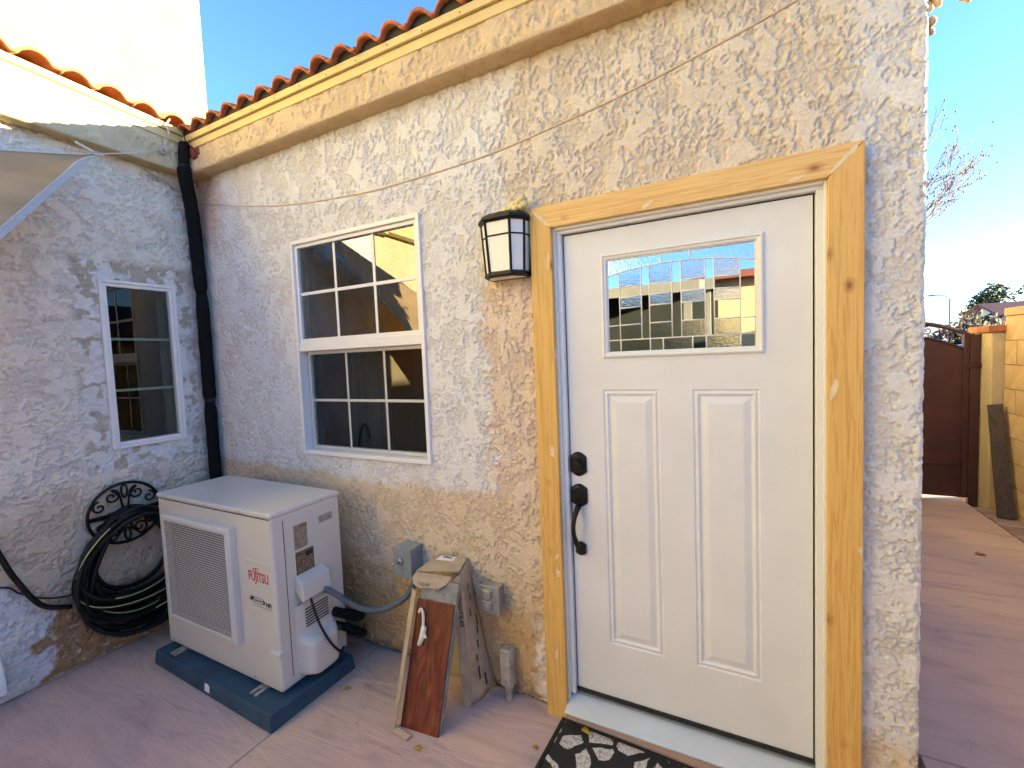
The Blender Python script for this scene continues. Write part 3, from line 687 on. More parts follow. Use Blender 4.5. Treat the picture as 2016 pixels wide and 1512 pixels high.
for j in range(3):
    c, d = gc+(gd-gc)*j/3, gc+(gd-gc)*(j+1)/3
    obj('pane', MB().add([(-0.024, ga, c), (-0.024, gb, c), (-0.024, gb, d), (-0.024, ga, d)], [(0, 1, 2, 3)]), M['glass_green'], sw)
obj('reveal', MB().box(-0.23, -0.061, y0-.003, y0+.002, z0, z1).box(-0.23, -0.061, y1-.002, y1+.003, z0, z1).box(-0.23, -0.061, y0-.003, y1+.003, z0-.004, z0), M['vinyl'], sw)

# ---- door ------------------------------------------------------------------
DX0, DX1, DZ0, DZ1, DY = 2.6535, 3.5545, 0.134, 2.160, 0.020
LX0, LX1, LZ0, LZ1 = 2.838, 3.382, 1.655, 2.034       # glazed lite
PNL = [(2.808, 3.037, 0.377, 1.496), (3.163, 3.392, 0.377, 1.496)]
holes = PNL+[(2.820, 3.400, 1.637, 2.052)]
xs = sorted({DX0, DX1, *[h[0] for h in holes], *[h[1] for h in holes]}); zs = sorted({DZ0, DZ1, *[h[2] for h in holes], *[h[3] for h in holes]})
sb = MB()
for i in range(len(xs)-1):
    for j in range(len(zs)-1):
        cx_, cz_ = (xs[i]+xs[i+1])/2, (zs[j]+zs[j+1])/2
        if any(h[0] < cx_ < h[1] and h[2] < cz_ < h[3] for h in holes): continue
        sb.add([(xs[i], DY, zs[j]), (xs[i+1], DY, zs[j]), (xs[i+1], DY, zs[j+1]), (xs[i], DY, zs[j+1])], [(0, 1, 2, 3)])
sb.rings(DX0, DX1, DZ0, DZ1, [(0, DY), (0, DY+0.044)], cap=False)
sb.rings(2.820, 3.400, 1.637, 2.052, [(0, DY), (0, DY+0.044)], cap=False)
for (a, b, c, d) in [(DX0, DX1, DZ0, 1.637), (DX0, DX1, 2.052, DZ1), (DX0, 2.820, 1.637, 2.052), (3.400, DX1, 1.637, 2.052)]:
    sb.add([(a, DY+.044, c), (b, DY+.044, c), (b, DY+.044, d), (a, DY+.044, d)], [(0, 3, 2, 1)])
me = bpy.data.meshes.new('door'); me.from_pydata(sb.v, [], sb.f); bm = bmesh.new(); bm.from_mesh(me); bmesh.ops.remove_doubles(bm, verts=bm.verts, dist=1e-5); bmesh.ops.recalc_face_normals(bm, faces=bm.faces); bm.to_mesh(me); bm.free()
door = obj('door', me, M['door_paint'], house); tag(door, 'white panelled entry door with leaded glass lite')
for (a, b, c, d) in PNL:
    obj('panel', MB().rings(a, b, c, d, [(0, DY), (0.004, DY+0.004), (0.008, DY+0.0045), (0.013, DY+0.001), (0.018, DY+0.0005), (0.024, DY+0.0075), (0.030, DY+0.008), (0.052, DY+0.001), (0.056, DY+0.0003)]), M['door_paint'], door)
lf = MB().rings(2.812, 3.408, 1.629, 2.060, [(0, DY+.0003), (0.001, DY-0.006), (0.005, DY-0.011), (0.010, DY-0.012), (0.014, DY-0.007), (0.020, DY-0.006), (0.0255, DY-0.002), (0.027, DY+0.006)], cap=False)
obj('lite_frame', lf, M['white_paint'], door, smooth=False)
# leaded glass
LW, LH = LX1-LX0, LZ1-LZ0; GY = DY+0.004
arc = lambda u: 0.825+0.078*(1-(2*u-1)**2)
row = lambda v, u: v+0.03*(v/0.7)*(1-(2*u-1)**2)*0.8-0.015
cols = [0, .092, .253, .311, .468, .532, .689, .747, .908, 1]
rows = [.123, .295, .475, .585, .70]
def P(u, v, y=GY): return (LX0+u*LW, y, LZ0+v*LH)
cells = []   # each: four corners (u, v), material
for i in range(9):
    a, b = cols[i], cols[i+1]
    if i in (1, 3, 5, 7):
        pass
    if i in (1, 3, 5, 7) and True:
        lv = [(.123, .123)]+[(row(r_, a), row(r_, b)) for r_ in rows[1:]]+[(arc(a), arc(b))]
        kinds = ['lite_ripple', 'lite_clear', 'lite_ripple', 'lite_clear', 'lite_ripple']
    elif i in (0, 8):
        lv = [(.123, .123), (row(.295, a), row(.295, b)), (arc(a), arc(b))]; kinds = ['lite_clear']*2
    else:
        lv = [(.123, .123), (arc(a), arc(b))]; kinds = ['lite_clear']
    for (p, q), (p2, q2), k in zip(lv[:-1], lv[1:], kinds): cells.append(((a, p), (b, q), (b, q2), (a, p2), k))
bt = [0, .094, .312, .403, .604, .693, .910, 1]
for a, b in zip(bt[:-1], bt[1:]): cells.append(((a, 0), (b, 0), (b, .123), (a, .123), 'lite_ripple' if (b-a) > 0.15 else 'lite_clear'))
for a, b, k in ((0, .402, 'lite_rain'), (.402, .590, 'lite_clear'), (.590, 1, 'lite_rain')):
    n = 6; top = MB(); v = []; f = []
    for j in range(n+1): u = a+(b-a)*j/n; v += [P(u, arc(u)), P(u, 1)]
    f = [(2*j, 2*j+2, 2*j+3, 2*j+1) for j in range(n)]; obj('pane', top.add(v, f), M[k], door)
for i, (a, b, c, d, k) in enumerate(cells):
    t = ((i*37) % 11-5)*0.00007
    obj('pane', MB().add([P(*a, GY+t), P(*b, GY-t), P(*c, GY-t), P(*d, GY+t)], [(0, 1, 2, 3)]), M[k], door)
cm = []
for c in cols[1:-1]: cm.append([P(c, .123, GY-.001), P(c, arc(c), GY-.001)])
for i in (1, 3, 5, 7):
    for r_ in rows[1:]: cm.append([P(cols[i], row(r_, cols[i]), GY-.001), P(cols[i+1], row(r_, cols[i+1]), GY-.001)])
for i in (0, 8): cm.append([P(cols[i], row(.295, cols[i]), GY-.001), P(cols[i+1], row(.295, cols[i+1]), GY-.001)])
cm.append([P(0, .123, GY-.001), P(1, .123, GY-.001)]); cm.append([P(u/20, arc(u/20), GY-.001) for u in range(21)])
for c in bt[1:-1]: cm.append([P(c, 0, GY-.001), P(c, .123, GY-.001)])
for c in (.402, .590): cm.append([P(c, arc(c), GY-.001), P(c, 1, GY-.001)])
for q in ([P(0.003, 0), P(0.003, 1)], [P(.997, 0), P(.997, 1)], [P(0, .995), P(1, .995)]): cm.append(q)
for q in cm: obj('came', MB().tube(q, 0.0027, 6), M['came'], door, smooth=True)
# lockset
def escutcheon(cx_, cz_, w, h, d=0.012):
    pl = [(-.5, .30), (-.42, .36), (-.2, .46), (0, .5), (.2, .46), (.42, .36), (.5, .30), (.5, -.30), (.42, -.36), (.2, -.46), (0, -.5), (-.2, -.46), (-.42, -.36), (-.5, -.30)]
    b = MB(); n = len(pl); v = []; f = []
    for k, (s_, y) in enumerate(((1, DY), (1, DY-d*0.5), (0.90, DY-d), (0.70, DY-d*1.35))):
        v += [(cx_+px*w*s_, y, cz_+pz*h*s_) for px, pz in pl]
    for k in range(3): f += [(k*n+i, k*n+(i+1) % n, (k+1)*n+(i+1) % n, (k+1)*n+i) for i in range(n)]
    f.append(tuple(3*n+i for i in range(n))); return b.add(v, f)
obj('deadbolt', escutcheon(2.689, 1.168, 0.074, 0.110).cyl((2.689, DY-.012, 1.168), (2.689, DY-.030, 1.168), 0.022, 20, 0.019), M['black_metal'], door, bevel=0.0015)
obj('handle_plate', escutcheon(2.689, 1.028, 0.074, 0.104), M['black_metal'], door, bevel=0.0015)
pth = []; rr_ = []
for k in range(17):
    t = k/16; pth.append((2.687-0.012*math.sin(t*math.pi), DY-0.008-0.050*math.sin(t*math.pi)**0.6, 0.985-0.190*t)); rr_.append(0.0135-0.004*math.sin(t*math.pi))
obj('handle_grip', MB().tube(pth, rr_, 10), M['black_metal'], door, smooth=True)
obj('thumb_latch', MB().hexa([(2.677, DY-.05, 1.000), (2.701, DY-.05, 1.000), (2.701, DY-.008, 1.010), (2.677, DY-.008, 1.010), (2.677, DY-.05, 1.006), (2.701, DY-.05, 1.006), (2.701, DY-.008, 1.020), (2.677, DY-.008, 1.020)]), M['black_metal'], door, bevel=0.002)
obj('handle_foot', escutcheon(2.689, 0.787, 0.048, 0.062, 0.014), M['black_metal'], door, bevel=0.0015)
# jamb, weather seal, trim, sill
jb = MB()
for (a, b) in ((2.6175, 2.6475), (3.5605, 3.5905)):
    jb.box(a, b, -0.004, 0.15, 0.11, 2.1665)
jb.box(2.6175, 3.5905, -0.004, 0.15, 2.1667, 2.192)
obj('door_jamb', jb, M['white_paint'], house, bevel=0.003)
bmo = MB().box(2.6165, 2.6275, -0.020, -0.0045, 0.075, 2.192).box(3.5805, 3.5915, -0.020, -0.0045, 0.06, 2.192).box(2.628, 3.580, -0.020, -0.0045, 2.180, 2.192)
obj('brick_mould', bmo, M['white_paint'], house, bevel=0.003)
ws = MB().box(2.6476, 2.6533, 0.030, 0.06, 0.115, 2.1664).box(3.5548, 3.5604, 0.030, 0.06, 0.115, 2.1664).box(2.6534, 3.5546, 0.030, 0.06, 2.1605, 2.1664)
obj('weather_seal', ws, M['black_rubber'], house)
obj('door_sweep', MB().box(2.650, 3.558, 0.012, 0.06, 0.118, 0.1335), M['black_rubber'], house)
TY0, TY1 = -0.042, 0.004
tx0, tx1, tz, w_ = 2.522, 3.686, 2.286, 0.096
obj('trim_board', MB().prism([(tx0, TY0, -0.002), (tx0+w_, TY0, -0.002), (tx0+w_, TY0, tz-w_), (tx0, TY0, tz-0.001)], (0, TY1-TY0, 0)), M['trim_v'], house, bevel=0.0025)
obj('trim_board', MB().prism([(tx1-w_, TY0, -0.002), (tx1, TY0, -0.002), (tx1, TY0, tz-0.001), (tx1-w_, TY0, tz-w_)], (0, TY1-TY0, 0)), M['trim_v'], house, bevel=0.0025)
obj('trim_board', MB().prism([(tx0+0.0012, TY0+.0006, tz), (tx0+w_+0.0012, TY0+.0006, tz-w_+0.0012), (tx1-w_-0.0012, TY0+.0006, tz-w_+0.0012), (tx1-0.0012, TY0+.0006, tz)], (0, TY1-TY0-.0006, 0)), M['trim_h'], house, bevel=0.0025)
def filler(x, z, a, l, w, sd_):
    rn = random.Random(sd_); p = []
    for k in range(12):
        t = 2*math.pi*k/12; q = 1+rn.uniform(-.25, .2); u_, v_ = l*q*math.cos(t), w*q*math.sin(t)
        p.append((x+u_*math.cos(a)-v_*math.sin(a), TY0-0.0004, z+u_*math.sin(a)+v_*math.cos(a)))
    obj('filler_patch', MB().prism(p, (0, 0.003, 0)), M['filler'], house)
for q, (x, z, a, l, w) in enumerate([(tx0+.050, tz-.048, R(-45), .055, .008), (tx1-.052, tz-.046, R(45), .055, .008), (tx0+.080, 2.05, R(85), .034, .006), (tx0+.070, 1.23, R(92), .030, .010), (tx0+.075, 0.76, R(60), .016, .008), (tx0+.078, 0.68, R(100), .018, .009),
                                    (tx0+.055, 0.30, R(80), .022, .007), (3.02, tz-.075, R(30), .030, .009), (tx1-.080, 1.50, R(75), .036, .010), (3.50, tz-.082, R(15), .028, .006)]): filler(x, z, a, l, w, q)
obj('threshold', MB().prism([(2.6185, -0.075, 0.058), (2.6185, -0.075, 0.066), (2.6185, 0.015, 0.100), (2.6185, 0.12, 0.112), (2.6185, 0.12, 0.058)], (0.9715, 0, 0)), M['sill_alu'], house, bevel=0.002)
obj('step', MB().box(2.6185, 3.590, -0.045, 0.15, -0.05, 0.0575), M['patio'], house, bevel=0.006)

# ================================================================== AIR CONDITIONER
AX, AY, AZ = 0.878, -0.355, 0.094
AW, AD, AH = 1.005, 0.400, 0.872
ac = thing('air_conditioner', 'boxy off-white outdoor air conditioner unit with slatted fan grille on dark pad', 'air conditioner', (AX, AY, AZ), R(-0.3))
hx, hy = AW/2, AD/2
obj('cabinet', MB().box(-hx, hx, -hy, hy, 0, AH-0.02), M['ac'], ac, bevel=0.016, seg=3)
tp = obj('top_panel', MB().box(-hx-.004, hx+.004, -hy-.004, hy+.004, AH-0.026, AH), M['ac'], ac, bevel=0.010, seg=3)
obj('front_seam', MB().box(-hx+.02, hx-.01, -hy-.0012, -hy+.002, AH-0.0305, AH-0.0275).box(hx-.002, hx+.0008, -hy+.060, -hy+.0635, 0.05, AH-0.05), M['ac_dark'], ac)
GX0, GX1, GZ0, GZ1 = -hx+0.105, 0.225, 0.185, 0.775
fr = MB().rings(GX0, GX1, GZ0, GZ1, [(0, -hy+.002), (0.002, -hy-0.030), (0.012, -hy-0.040), (0.026, -hy-0.042), (0.030, -hy-0.036), (0.031, -hy-0.006)], cap=False)
gr = obj('grille_frame', fr, M['ac'], ac, smooth=False)
obj('fan_cavity', MB().rings(GX0+.028, GX1-.028, GZ0+.028, GZ1-.028, [(0, -hy-.004)]), M['ac_dark'], gr)
sl_ = MB(); n = 44
for i in range(n):
    z = GZ0+.034+(GZ1-GZ0-.068)*i/(n-1)
    sl_.box(GX0+.030, GX1-.030, -hy-.039, -hy-.033, z-.0017, z+.0017)
obj('grille_slats', sl_, M['ac'], gr)
# badge plate and lettering
bp_ = (hx-.205, hx-.028, 0.490, 0.628)
pl = MB().rings(*bp_, [(0, -hy+.001), (0.0015, -hy-0.0022), (0.004, -hy-0.0022), (0.006, -hy-0.0008)])
obj('badge_plate', pl, M['ac'], ac, bevel=0.001)
bx_, bz_ = (bp_[0]+bp_[1])/2-.002, 0.548
text('brand_lettering', 'FUJITSU', 0.066, M['red'], ac, front(bx_, -hy-.0014, bz_), 0.150, bold=0.0010)
obj('brand_mark', MB().tube([(bx_-.022+0.011*math.cos(t)-0.006, -hy-.0016, bz_+.033+0.008*math.sin(t)) for t in [k*2*math.pi/20 for k in range(20)]], 0.0017, 6, closed=True)
    .tube([(bx_-.012+0.010*math.cos(t)+0.003, -hy-.0016, bz_+.038+0.008*math.sin(t)) for t in [k*2*math.pi/20 for k in range(17)]], 0.0017, 6).box(bx_-.0225, bx_-.0185, -hy-.0018, -hy-.0010, bz_-.029, bz_-.012), M['red'], ac)
text('model_lettering', 'HFI', 0.030, M['ink'], ac, front(hx-.055, -hy-.0006, 0.422), 0.040, bold=0.0008)
text('small_lettering', 'HALCYON', 0.014, M['ink'], ac, front(hx-.135, -hy-.0006, 0.430), 0.058)
lm = MB().tube([(hx-.135+0.047*math.cos(t), -hy-.0004, 0.430+0.016*math.sin(t)) for t in [k*2*math.pi/28 for k in range(28)]], 0.0011, 6, closed=True)
def leaf_poly(b, x, z, a, l, w):
    p = [(0, 0), (.35*l, w), (l, 0), (.35*l, -w)]
    b.prism([(x+px*math.cos(a)-pz*math.sin(a), -hy+.0004, z+px*math.sin(a)+pz*math.cos(a)) for px, pz in p], (0, -.0012, 0))
for a in (100, 140, 175, 60): leaf_poly(lm, hx-.178, 0.428, R(a), 0.028, 0.005)
for a in (150, 195, 120): leaf_poly(lm, hx-.084, 0.424, R(a), 0.022, 0.005)
lm.box(hx-.18, hx-.032, -hy-.0008, -hy+.001, 0.402, 0.4032)
obj('wing_emblem', lm, M['ink'], ac)
# right flank: handle grip, stickers, cable hood, valve cover
SXF = hx
obj('hand_grip', MB().box(SXF-.001, SXF+.0025, 0.055, 0.150, 0.735, 0.785), M['ac'], ac, bevel=0.002)
obj('grip_shade', MB().box(SXF+.0005, SXF+.0031, 0.062, 0.143, 0.742, 0.779), M['grey_metal'], ac)  # raised grey plate; its darker colour stands in for shade in the grip
obj('rating_label', MB().box(SXF-.001, SXF+.0008, -0.085, -0.010, 0.655, 0.775), M['sticker'], ac)
wl = MB().box(SXF-.001, SXF+.0009, -0.083, 0.020, 0.485, 0.640)
wlab = obj('wiring_label', wl, M['sticker_b'], ac)
pr = MB(); rnd = random.Random(3)
for j in range(9):
    z = 0.500+j*0.0135; y = -0.074
    while y < 0.008: d = rnd.uniform(.006, .022); pr.box(SXF, SXF+.0014, y, min(y+d, 0.014), z, z+.006); y += d+.006
obj('wiring_print', pr, M['sticker'], ac)
obj('wiring_plate', MB().box(SXF, SXF+.0016, -0.028, 0.015, 0.603, 0.628), M['ink'], ac)
hd = MB().prism([(SXF-.002, -0.098, 0.452), (SXF+.045, -0.098, 0.405), (SXF+.062, -0.098, 0.418), (SXF+.050, -0.098, 0.500), (SXF+.006, -0.098, 0.528), (SXF-.002, -0.098, 0.528)], (0, 0.168, 0))
hood = obj('cable_hood', hd, M['ac'], ac, bevel=0.006)
obj('screw', MB().cyl((SXF-.01, -0.085, 0.385), (SXF+.008, -0.085, 0.385), 0.006, 10), M['galv'], ac)
# valve cover: a bulging hood, louvred at the top
vc = MB(); prof = []
ys_ = np.linspace(-0.112, 0.120, 15)
def bulge(y, z):
    t = (y+0.112)/0.232; e = min(1, 4.2*t, 4.2*(1-t)); e = math.sin(e*math.pi/2)
    if z > 0.235: d = 0.018
    elif z > 0.19: d = 0.018+0.062*(0.235-z)/0.045
    else: d = 0.080
    if z > 0.36: d *= max(0, (0.385-z)/0.025)
    return d*e
zs_ = [0.02, 0.05, 0.10, 0.15, 0.185, 0.195, 0.205, 0.215, 0.225, 0.236, 0.26, 0.30, 0.34, 0.36, 0.372, 0.385]
v = []; f = []
for z in zs_:
    for y in ys_: v.append((SXF-.002+bulge(float(y), z), float(y), z))
k = len(ys_)
for i in range(len(zs_)-1):
    for j in range(k-1): f.append((i*k+j, i*k+j+1, (i+1)*k+j+1, (i+1)*k+j))
f.append(tuple(range(k)))
vcov = obj('valve_cover', vc.add(v, f), M['ac'], ac, smooth=True)
sm = vcov.modifiers.new('s', 'SUBSURF'); sm.levels = 1; sm.render_levels = 1
lv = MB()
for i in range(7): z = 0.258+i*0.0145; lv.box(SXF+.012, SXF+.0185, -0.062, 0.072, z, z+.0058)
obj('louvre_slots', lv, M['ac_dark'], vcov)
obj('latch_tab', MB().box(SXF-.055, SXF+.010, -hy-.012, -hy+.05, 0.178, 0.205), M['ac'], ac, bevel=0.007, seg=3)
for vz in (0.235, 0.162): obj('service_valve', MB().tube([(SXF-.01, 0.105, vz), (SXF+.05, 0.125, vz)], 0.018, 10), M['black_rubber'], ac, smooth=True)
for (x, z) in ((-0.40, AH-.012), (-0.02, AH-.012), (0.28, AH-.012), (-0.44, 0.03), (0.30, 0.03)): obj('screw', MB().cyl((x, -hy-.007, z), (x, -hy+.01, z), 0.0045, 10), M['galv'], ac)
for (y, z) in ((0.08, AH-.012),): obj('screw', MB().cyl((SXF-.01, y, z), (SXF+.007, y, z), 0.0045, 10), M['galv'], ac)
for x in (-0.355, 0.36):
    ft = MB().box(x-.026, x-.008, -hy-.055, hy+.055, -0.013, -0.003).box(x+.008, x+.026, -hy-.055, hy+.055, -0.013, -0.003).box(x-.0079, x+.0079, -hy-.012, hy+.012, -0.013, -0.003).box(x-.026, x+.026, -hy+.02, -hy+.024, -.0029, .01)
    obj('mounting_foot', ft, M['galv'], ac, bevel=0.001)
pd = thing('equipment_pad', 'dark blue-grey plastic pad under the air conditioner', 'equipment pad', (0.907, -0.405, 0), R(-2.0))
obj('slab_body', MB().hexa([(-.54, -.243, 0.0), (.54, -.243, 0.0), (.54, .243, 0.0), (-.54, .243, 0.0), (-.532, -.235, .080), (.532, -.235, .080), (.532, .235, .080), (-.532, .235, .080)]), M['pad'], pd, bevel=0.008)
obj('paper_tag', MB().prism([(-.01, -.2416, .022), (.032, -.2416, .022), (.032, -.2385, .050), (.018, -.2375, .060), (-.01, -.2375, .060)], (0, -.0012, 0)), M['paper'], pd)

# electrical disconnect, whip and cables
db = thing('disconnect_box', 'grey metal disconnect box with toggle lever on tan stucco', 'electrical box', (1.750, 0, 0.53))
obj('enclosure', MB().box(-0.058, 0.058, -0.095, 0.0, 0, 0.150), M['grey_box'], db, bevel=0.003)
obj('cover_plate', MB().box(-0.060, 0.060, -0.100, -0.0955, -0.002, 0.152), M['grey_box'], db, bevel=0.002)
obj('toggle_lever', MB().cyl((-.008, -.100, .082), (-.008, -.112, .082), .017, 14).tube([(-.008, -.11, .082), (-.018, -.135, .080), (-.026, -.150, .078)], [.007, .007, .009], 8), M['grey_metal'], db, smooth=True)
obj('screw', MB().cyl((0, -.099, .125), (0, -.1025, .125), .005, 8).cyl((0, -.099, .030), (0, -.1025, .030), .005, 8), M['galv'], db)
def bez(pts, n=14):
    """catmull-rom through pts"""
    P_ = [Vector(p) for p in pts]; P_ = [2*P_[0]-P_[1]]+P_+[2*P_[-1]-P_[-2]]; out = []
    for i in range(1, len(P_)-2):
        for k in range(n):
            t = k/n; a, b, c, d = P_[i-1:i+3]
            out.append(0.5*((2*b)+(c-a)*t+(2*a-5*b+4*c-d)*t*t+(3*b-a-3*c+d)*t**3))
    return out+[P_[-2]]
wh = thing('flexible_conduit', 'grey flexible electrical whip curving from air conditioner to disconnect box', 'conduit', (1.42, -0.32, 0.50))
def rel(p, o): return tuple(a-b for a, b in zip(p, o))
wo_ = (1.42, -0.32, 0.50)
wp_ = bez([(1.395, -0.335, 0.505), (1.435, -0.330, 0.512), (1.475, -0.300, 0.480), (1.555, -0.225, 0.385), (1.66, -0.165, 0.368), (1.765, -0.105, 0.425), (1.800, -0.068, 0.500), (1.800, -0.052, 0.535)])
obj('conduit_sleeve', MB().tube([rel(p, wo_) for p in wp_], 0.0155, 10), M['grey_pvc'], wh, smooth=True)
obj('connector', MB().tube([rel(p, wo_) for p in [(1.388, -0.337, 0.502), (1.418, -0.333, 0.511), (1.440, -0.328, 0.511)]], [.019, .0235, .020], 10), M['grey_box'], wh, smooth=True)
cb = obj('power_cable', MB().tube(bez([(1.412, -0.395, 0.505), (1.425, -0.40, 0.47), (1.452, -0.385, 0.36), (1.470, -0.345, 0.25), (1.462, -0.285, 0.165), (1.44, -0.24, 0.15)]), 0.0062, 8), M['black_rubber'], smooth=True)
tag(cb, 'thin black cable hanging from hood of air conditioner', 'cable')
ls = obj('pipe_bundle', MB().tube(bez([(1.38, -0.235, 0.33), (1.43, -0.225, 0.325), (1.45, -0.16, 0.28), (1.40, -0.08, 0.23), (1.25, -0.06, 0.20), (0.9, -0.06, 0.20)]), 0.025, 10)
         .tube(bez([(1.38, -0.235, 0.255), (1.44, -0.22, 0.25), (1.46, -0.15, 0.19), (1.41, -0.08, 0.13), (1.2, -0.06, 0.10)]), 0.021, 10), M['black_foam'], smooth=True)
tag(ls, 'black insulated pipes behind the air conditioner near the wall', 'pipe')

# black insulated line cover down the corner
lo = (0.066, -0.058, 0.85)
lsr = thing('line_set', 'tall black foam wrapped refrigerant pipe running down the wall corner', 'pipe', lo)
seg = [[(0.165, -0.140, 3.11), (0.152, -0.142, 3.06), (0.145, -0.142, 3.00), (0.140, -0.140, 2.95)], [(0.142, -0.140, 2.965), (0.132, -0.135, 2.90), (0.085, -0.090, 2.76), (0.062, -0.066, 2.58), (0.066, -0.062, 2.36), (0.072, -0.060, 2.172)],
       [(0.073, -0.060, 2.168), (0.074, -0.060, 1.9), (0.072, -0.060, 1.55), (0.070, -0.060, 1.44)], [(0.070, -0.060, 1.436), (0.069, -0.060, 1.2), (0.068, -0.060, 0.9), (0.068, -0.060, 0.30)]]
for i, s_ in enumerate(seg):
    pp = bez(s_, 8); k = len(pp); base = (0.030, 0.040, 0.039, 0.037)[i]
    rad = [base*(1-0.22*max(0, 1-min(j, k-1-j)/2.2))*(1+0.025*math.sin(j*1.3+i)) for j in range(k)]
    obj('foam_sleeve', MB().tube([rel(p, lo) for p in pp], rad, 14), M['black_foam'], lsr, smooth=True)
for z, xx, yy in ((2.955, .141, -.141), (1.438, .070, -.060)): obj('tape_band', MB().cyl(rel((xx, yy, z-.012), lo), rel((xx, yy, z+.012), lo), 0.0335, 14), M['black_rubber'], lsr, smooth=True)
sealm = MB(); rnd = random.Random(5)
for i in range(9): sealm.sphere((0.215+rnd.uniform(-.045, .045), -0.105+rnd.uniform(-.01, .02), 3.03+rnd.uniform(-.04, .045)), rnd.uniform(.022, .035), 10, 6, (1, .55, 1), 0.08, rnd)
tag(obj('sealant_lump', sealm, M['sealant'], smooth=True), 'dark rust red sealant lump beside pipe under eave', 'sealant')
ew = obj('eave_cable', MB().tube(bez([(0.13, -0.14, 3.235), (0.16, -0.155, 3.20), (0.185, -0.150, 3.14), (0.175, -0.135, 3.08)]), 0.004, 6), M['black_rubber'], smooth=True)
tag(ew, 'short black cable loop over fascia at the roof corner', 'cable')
ew = obj('eave_cable', MB().tube(bez([(0.145, -0.205, 3.23), (0.15, -0.225, 3.19), (0.148, -0.215, 3.13)]), 0.0045, 6), M['rope_white'], smooth=True)
tag(ew, 'short white cable end hanging at the roof corner', 'cable')

# ================================================================== WALL LANTERN and foam
la = thing('wall_lantern', 'black framed wall lantern with frosted panes beside the door trim', 'lantern', (2.405, 0.0, 2.0))
half = [(-.108, -.012), (-.104, -.070), (-.058, -.118), (.058, -.118), (.104, -.070), (.108, -.012)]
def ring(s_, z): return [(x*s_, y*s_ if y < -.02 else y, z) for x, y in half]
def loft(b, rings_, cap=True):
    n = len(rings_[0]); v = [p for r_ in rings_ for p in r_]; f = []
    for k in range(len(rings_)-1): f += [(k*n+i, k*n+i+1, (k+1)*n+i+1, (k+1)*n+i) for i in range(n-1)]
    for k in range(len(rings_)-1): f.append((k*n+n-1, k*n, (k+1)*n, (k+1)*n+n-1))
    if cap: f.append(tuple(range(n))); f.append(tuple((len(rings_)-1)*n+i for i in range(n)))
    return b.add(v, f)
obj('back_plate', MB().box(-.105, .105, -.012, 0.0, 0.01, 0.262), M['black_metal'], la, bevel=0.003)
obj('roof_cap', loft(MB(), [ring(1.08, .236), ring(1.15, .246), ring(1.13, .258), ring(.86, .278), ring(.45, .296)]).sphere((-.035, -.03, .297), .010, 8, 5), M['black_metal'], la, bevel=0.001)
obj('base_rim', loft(MB(), [ring(.86, .000), ring(.98, .008), ring(.98, .020), ring(.90, .026)], False), M['black_metal'], la, bevel=0.001)
obj('base_diffuser', MB().add(ring(.86, .003), [tuple(range(6))]), M['opal'], la)
for i in range(5):
    a0, b0 = ring(.90, .024)[i], ring(.90, .024)[i+1]; a1, b1 = ring(1.02, .238)[i], ring(1.02, .238)[i+1]
    obj('pane', MB().add([a0, b0, b1, a1], [(0, 1, 2, 3)]), M['opal'], la)
    t = 0.72; q = [tuple(a0[k]+(a1[k]-a0[k])*t for k in range(3)), tuple(b0[k]+(b1[k]-b0[k])*t for k in range(3))]
    obj('cross_bar', MB().tube(q, 0.0038, 6), M['black_metal'], la)
for i in range(6): obj('rib', MB().tube([ring(.905, .018)[i], ring(1.025, .242)[i]], 0.0060, 6), M['black_metal'], la)
fm = MB(); rnd = random.Random(9)
for i in range(60):
    t = rnd.random(); fm.sphere((2.380+0.130*t, -0.030-0.045*rnd.random()*t, 2.288+0.012*t+rnd.uniform(-.008, .032)*t), rnd.uniform(.011, .019), 9, 6, (1, 1, 1), 0.18, rnd)
tag(obj('spray_foam', fm, M['spray_foam'], smooth=True), 'lumpy pale yellow spray foam above the wall lantern', 'foam')
fm = MB(); rnd = random.Random(12)
for i in range(22): fm.sphere((3.853+rnd.uniform(.0, .025), 0.03+rnd.uniform(-.015, .04), 2.60+i*0.014), rnd.uniform(.012, .022)*(0.5+i/22), 9, 6, (1, 1, 1), 0.2, rnd)
pth = bez([(3.875, 0.03, 2.80), (3.915, 0.02, 2.715), (3.935, 0.015, 2.655), (3.960, 0.015, 2.690), (3.945, 0.02, 2.79)])
fm.tube(pth, [0.012+0.006*abs(math.sin(i*.8)) for i in range(len(pth))], 8)
tag(obj('spray_foam', fm, M['foam_cream'], smooth=True), 'sunlit cream foam drips at the upper right wall corner', 'foam')

# ================================================================== ROPE, HOOKS, SAIL
ro = obj('clothesline', MB().tube(bez([(0.012, -0.305, 2.92), (0.035, -0.18, 2.86), (0.030, -0.06, 2.80), (0.10, -0.025, 2.775), (0.33, -0.045, 2.715), (0.60, -0.07, 2.645), (1.083, -0.095, 2.558), (1.639, -0.125, 2.500), (1.951, -0.150, 2.486), (2.182, -0.150, 2.491), (2.439, -0.150, 2.506), (2.711, -0.150, 2.542), (2.967, -0.150, 2.581), (3.254, -0.150, 2.643), (3.496, -0.150, 2.703), (3.80, -0.16, 2.785)], 8), 0.0042, 7), M['rope'], smooth=True)
tag(ro, 'thin tan clothesline sagging across the wall above window and door', 'rope')
hk = thing('eye_hook', 'small metal hook holding the clothesline at the right wall end', 'hook', (3.80, 0, 2.785))
obj('hook_shaft', MB().tube([(0, 0.01, 0), (0, -0.145, 0)], 0.004, 8), M['galv'], hk)
obj('hook_ring', MB().tube([(0.0, -0.16+0.014*math.cos(t), 0.014*math.sin(t)) for t in [k*math.pi/8 for k in range(16)]], 0.0035, 6, closed=True), M['galv'], hk)
hk = thing('turnbuckle', 'thin grey turnbuckle on the left wing wall under the eave', 'turnbuckle', (0.0, -0.29, 2.885))
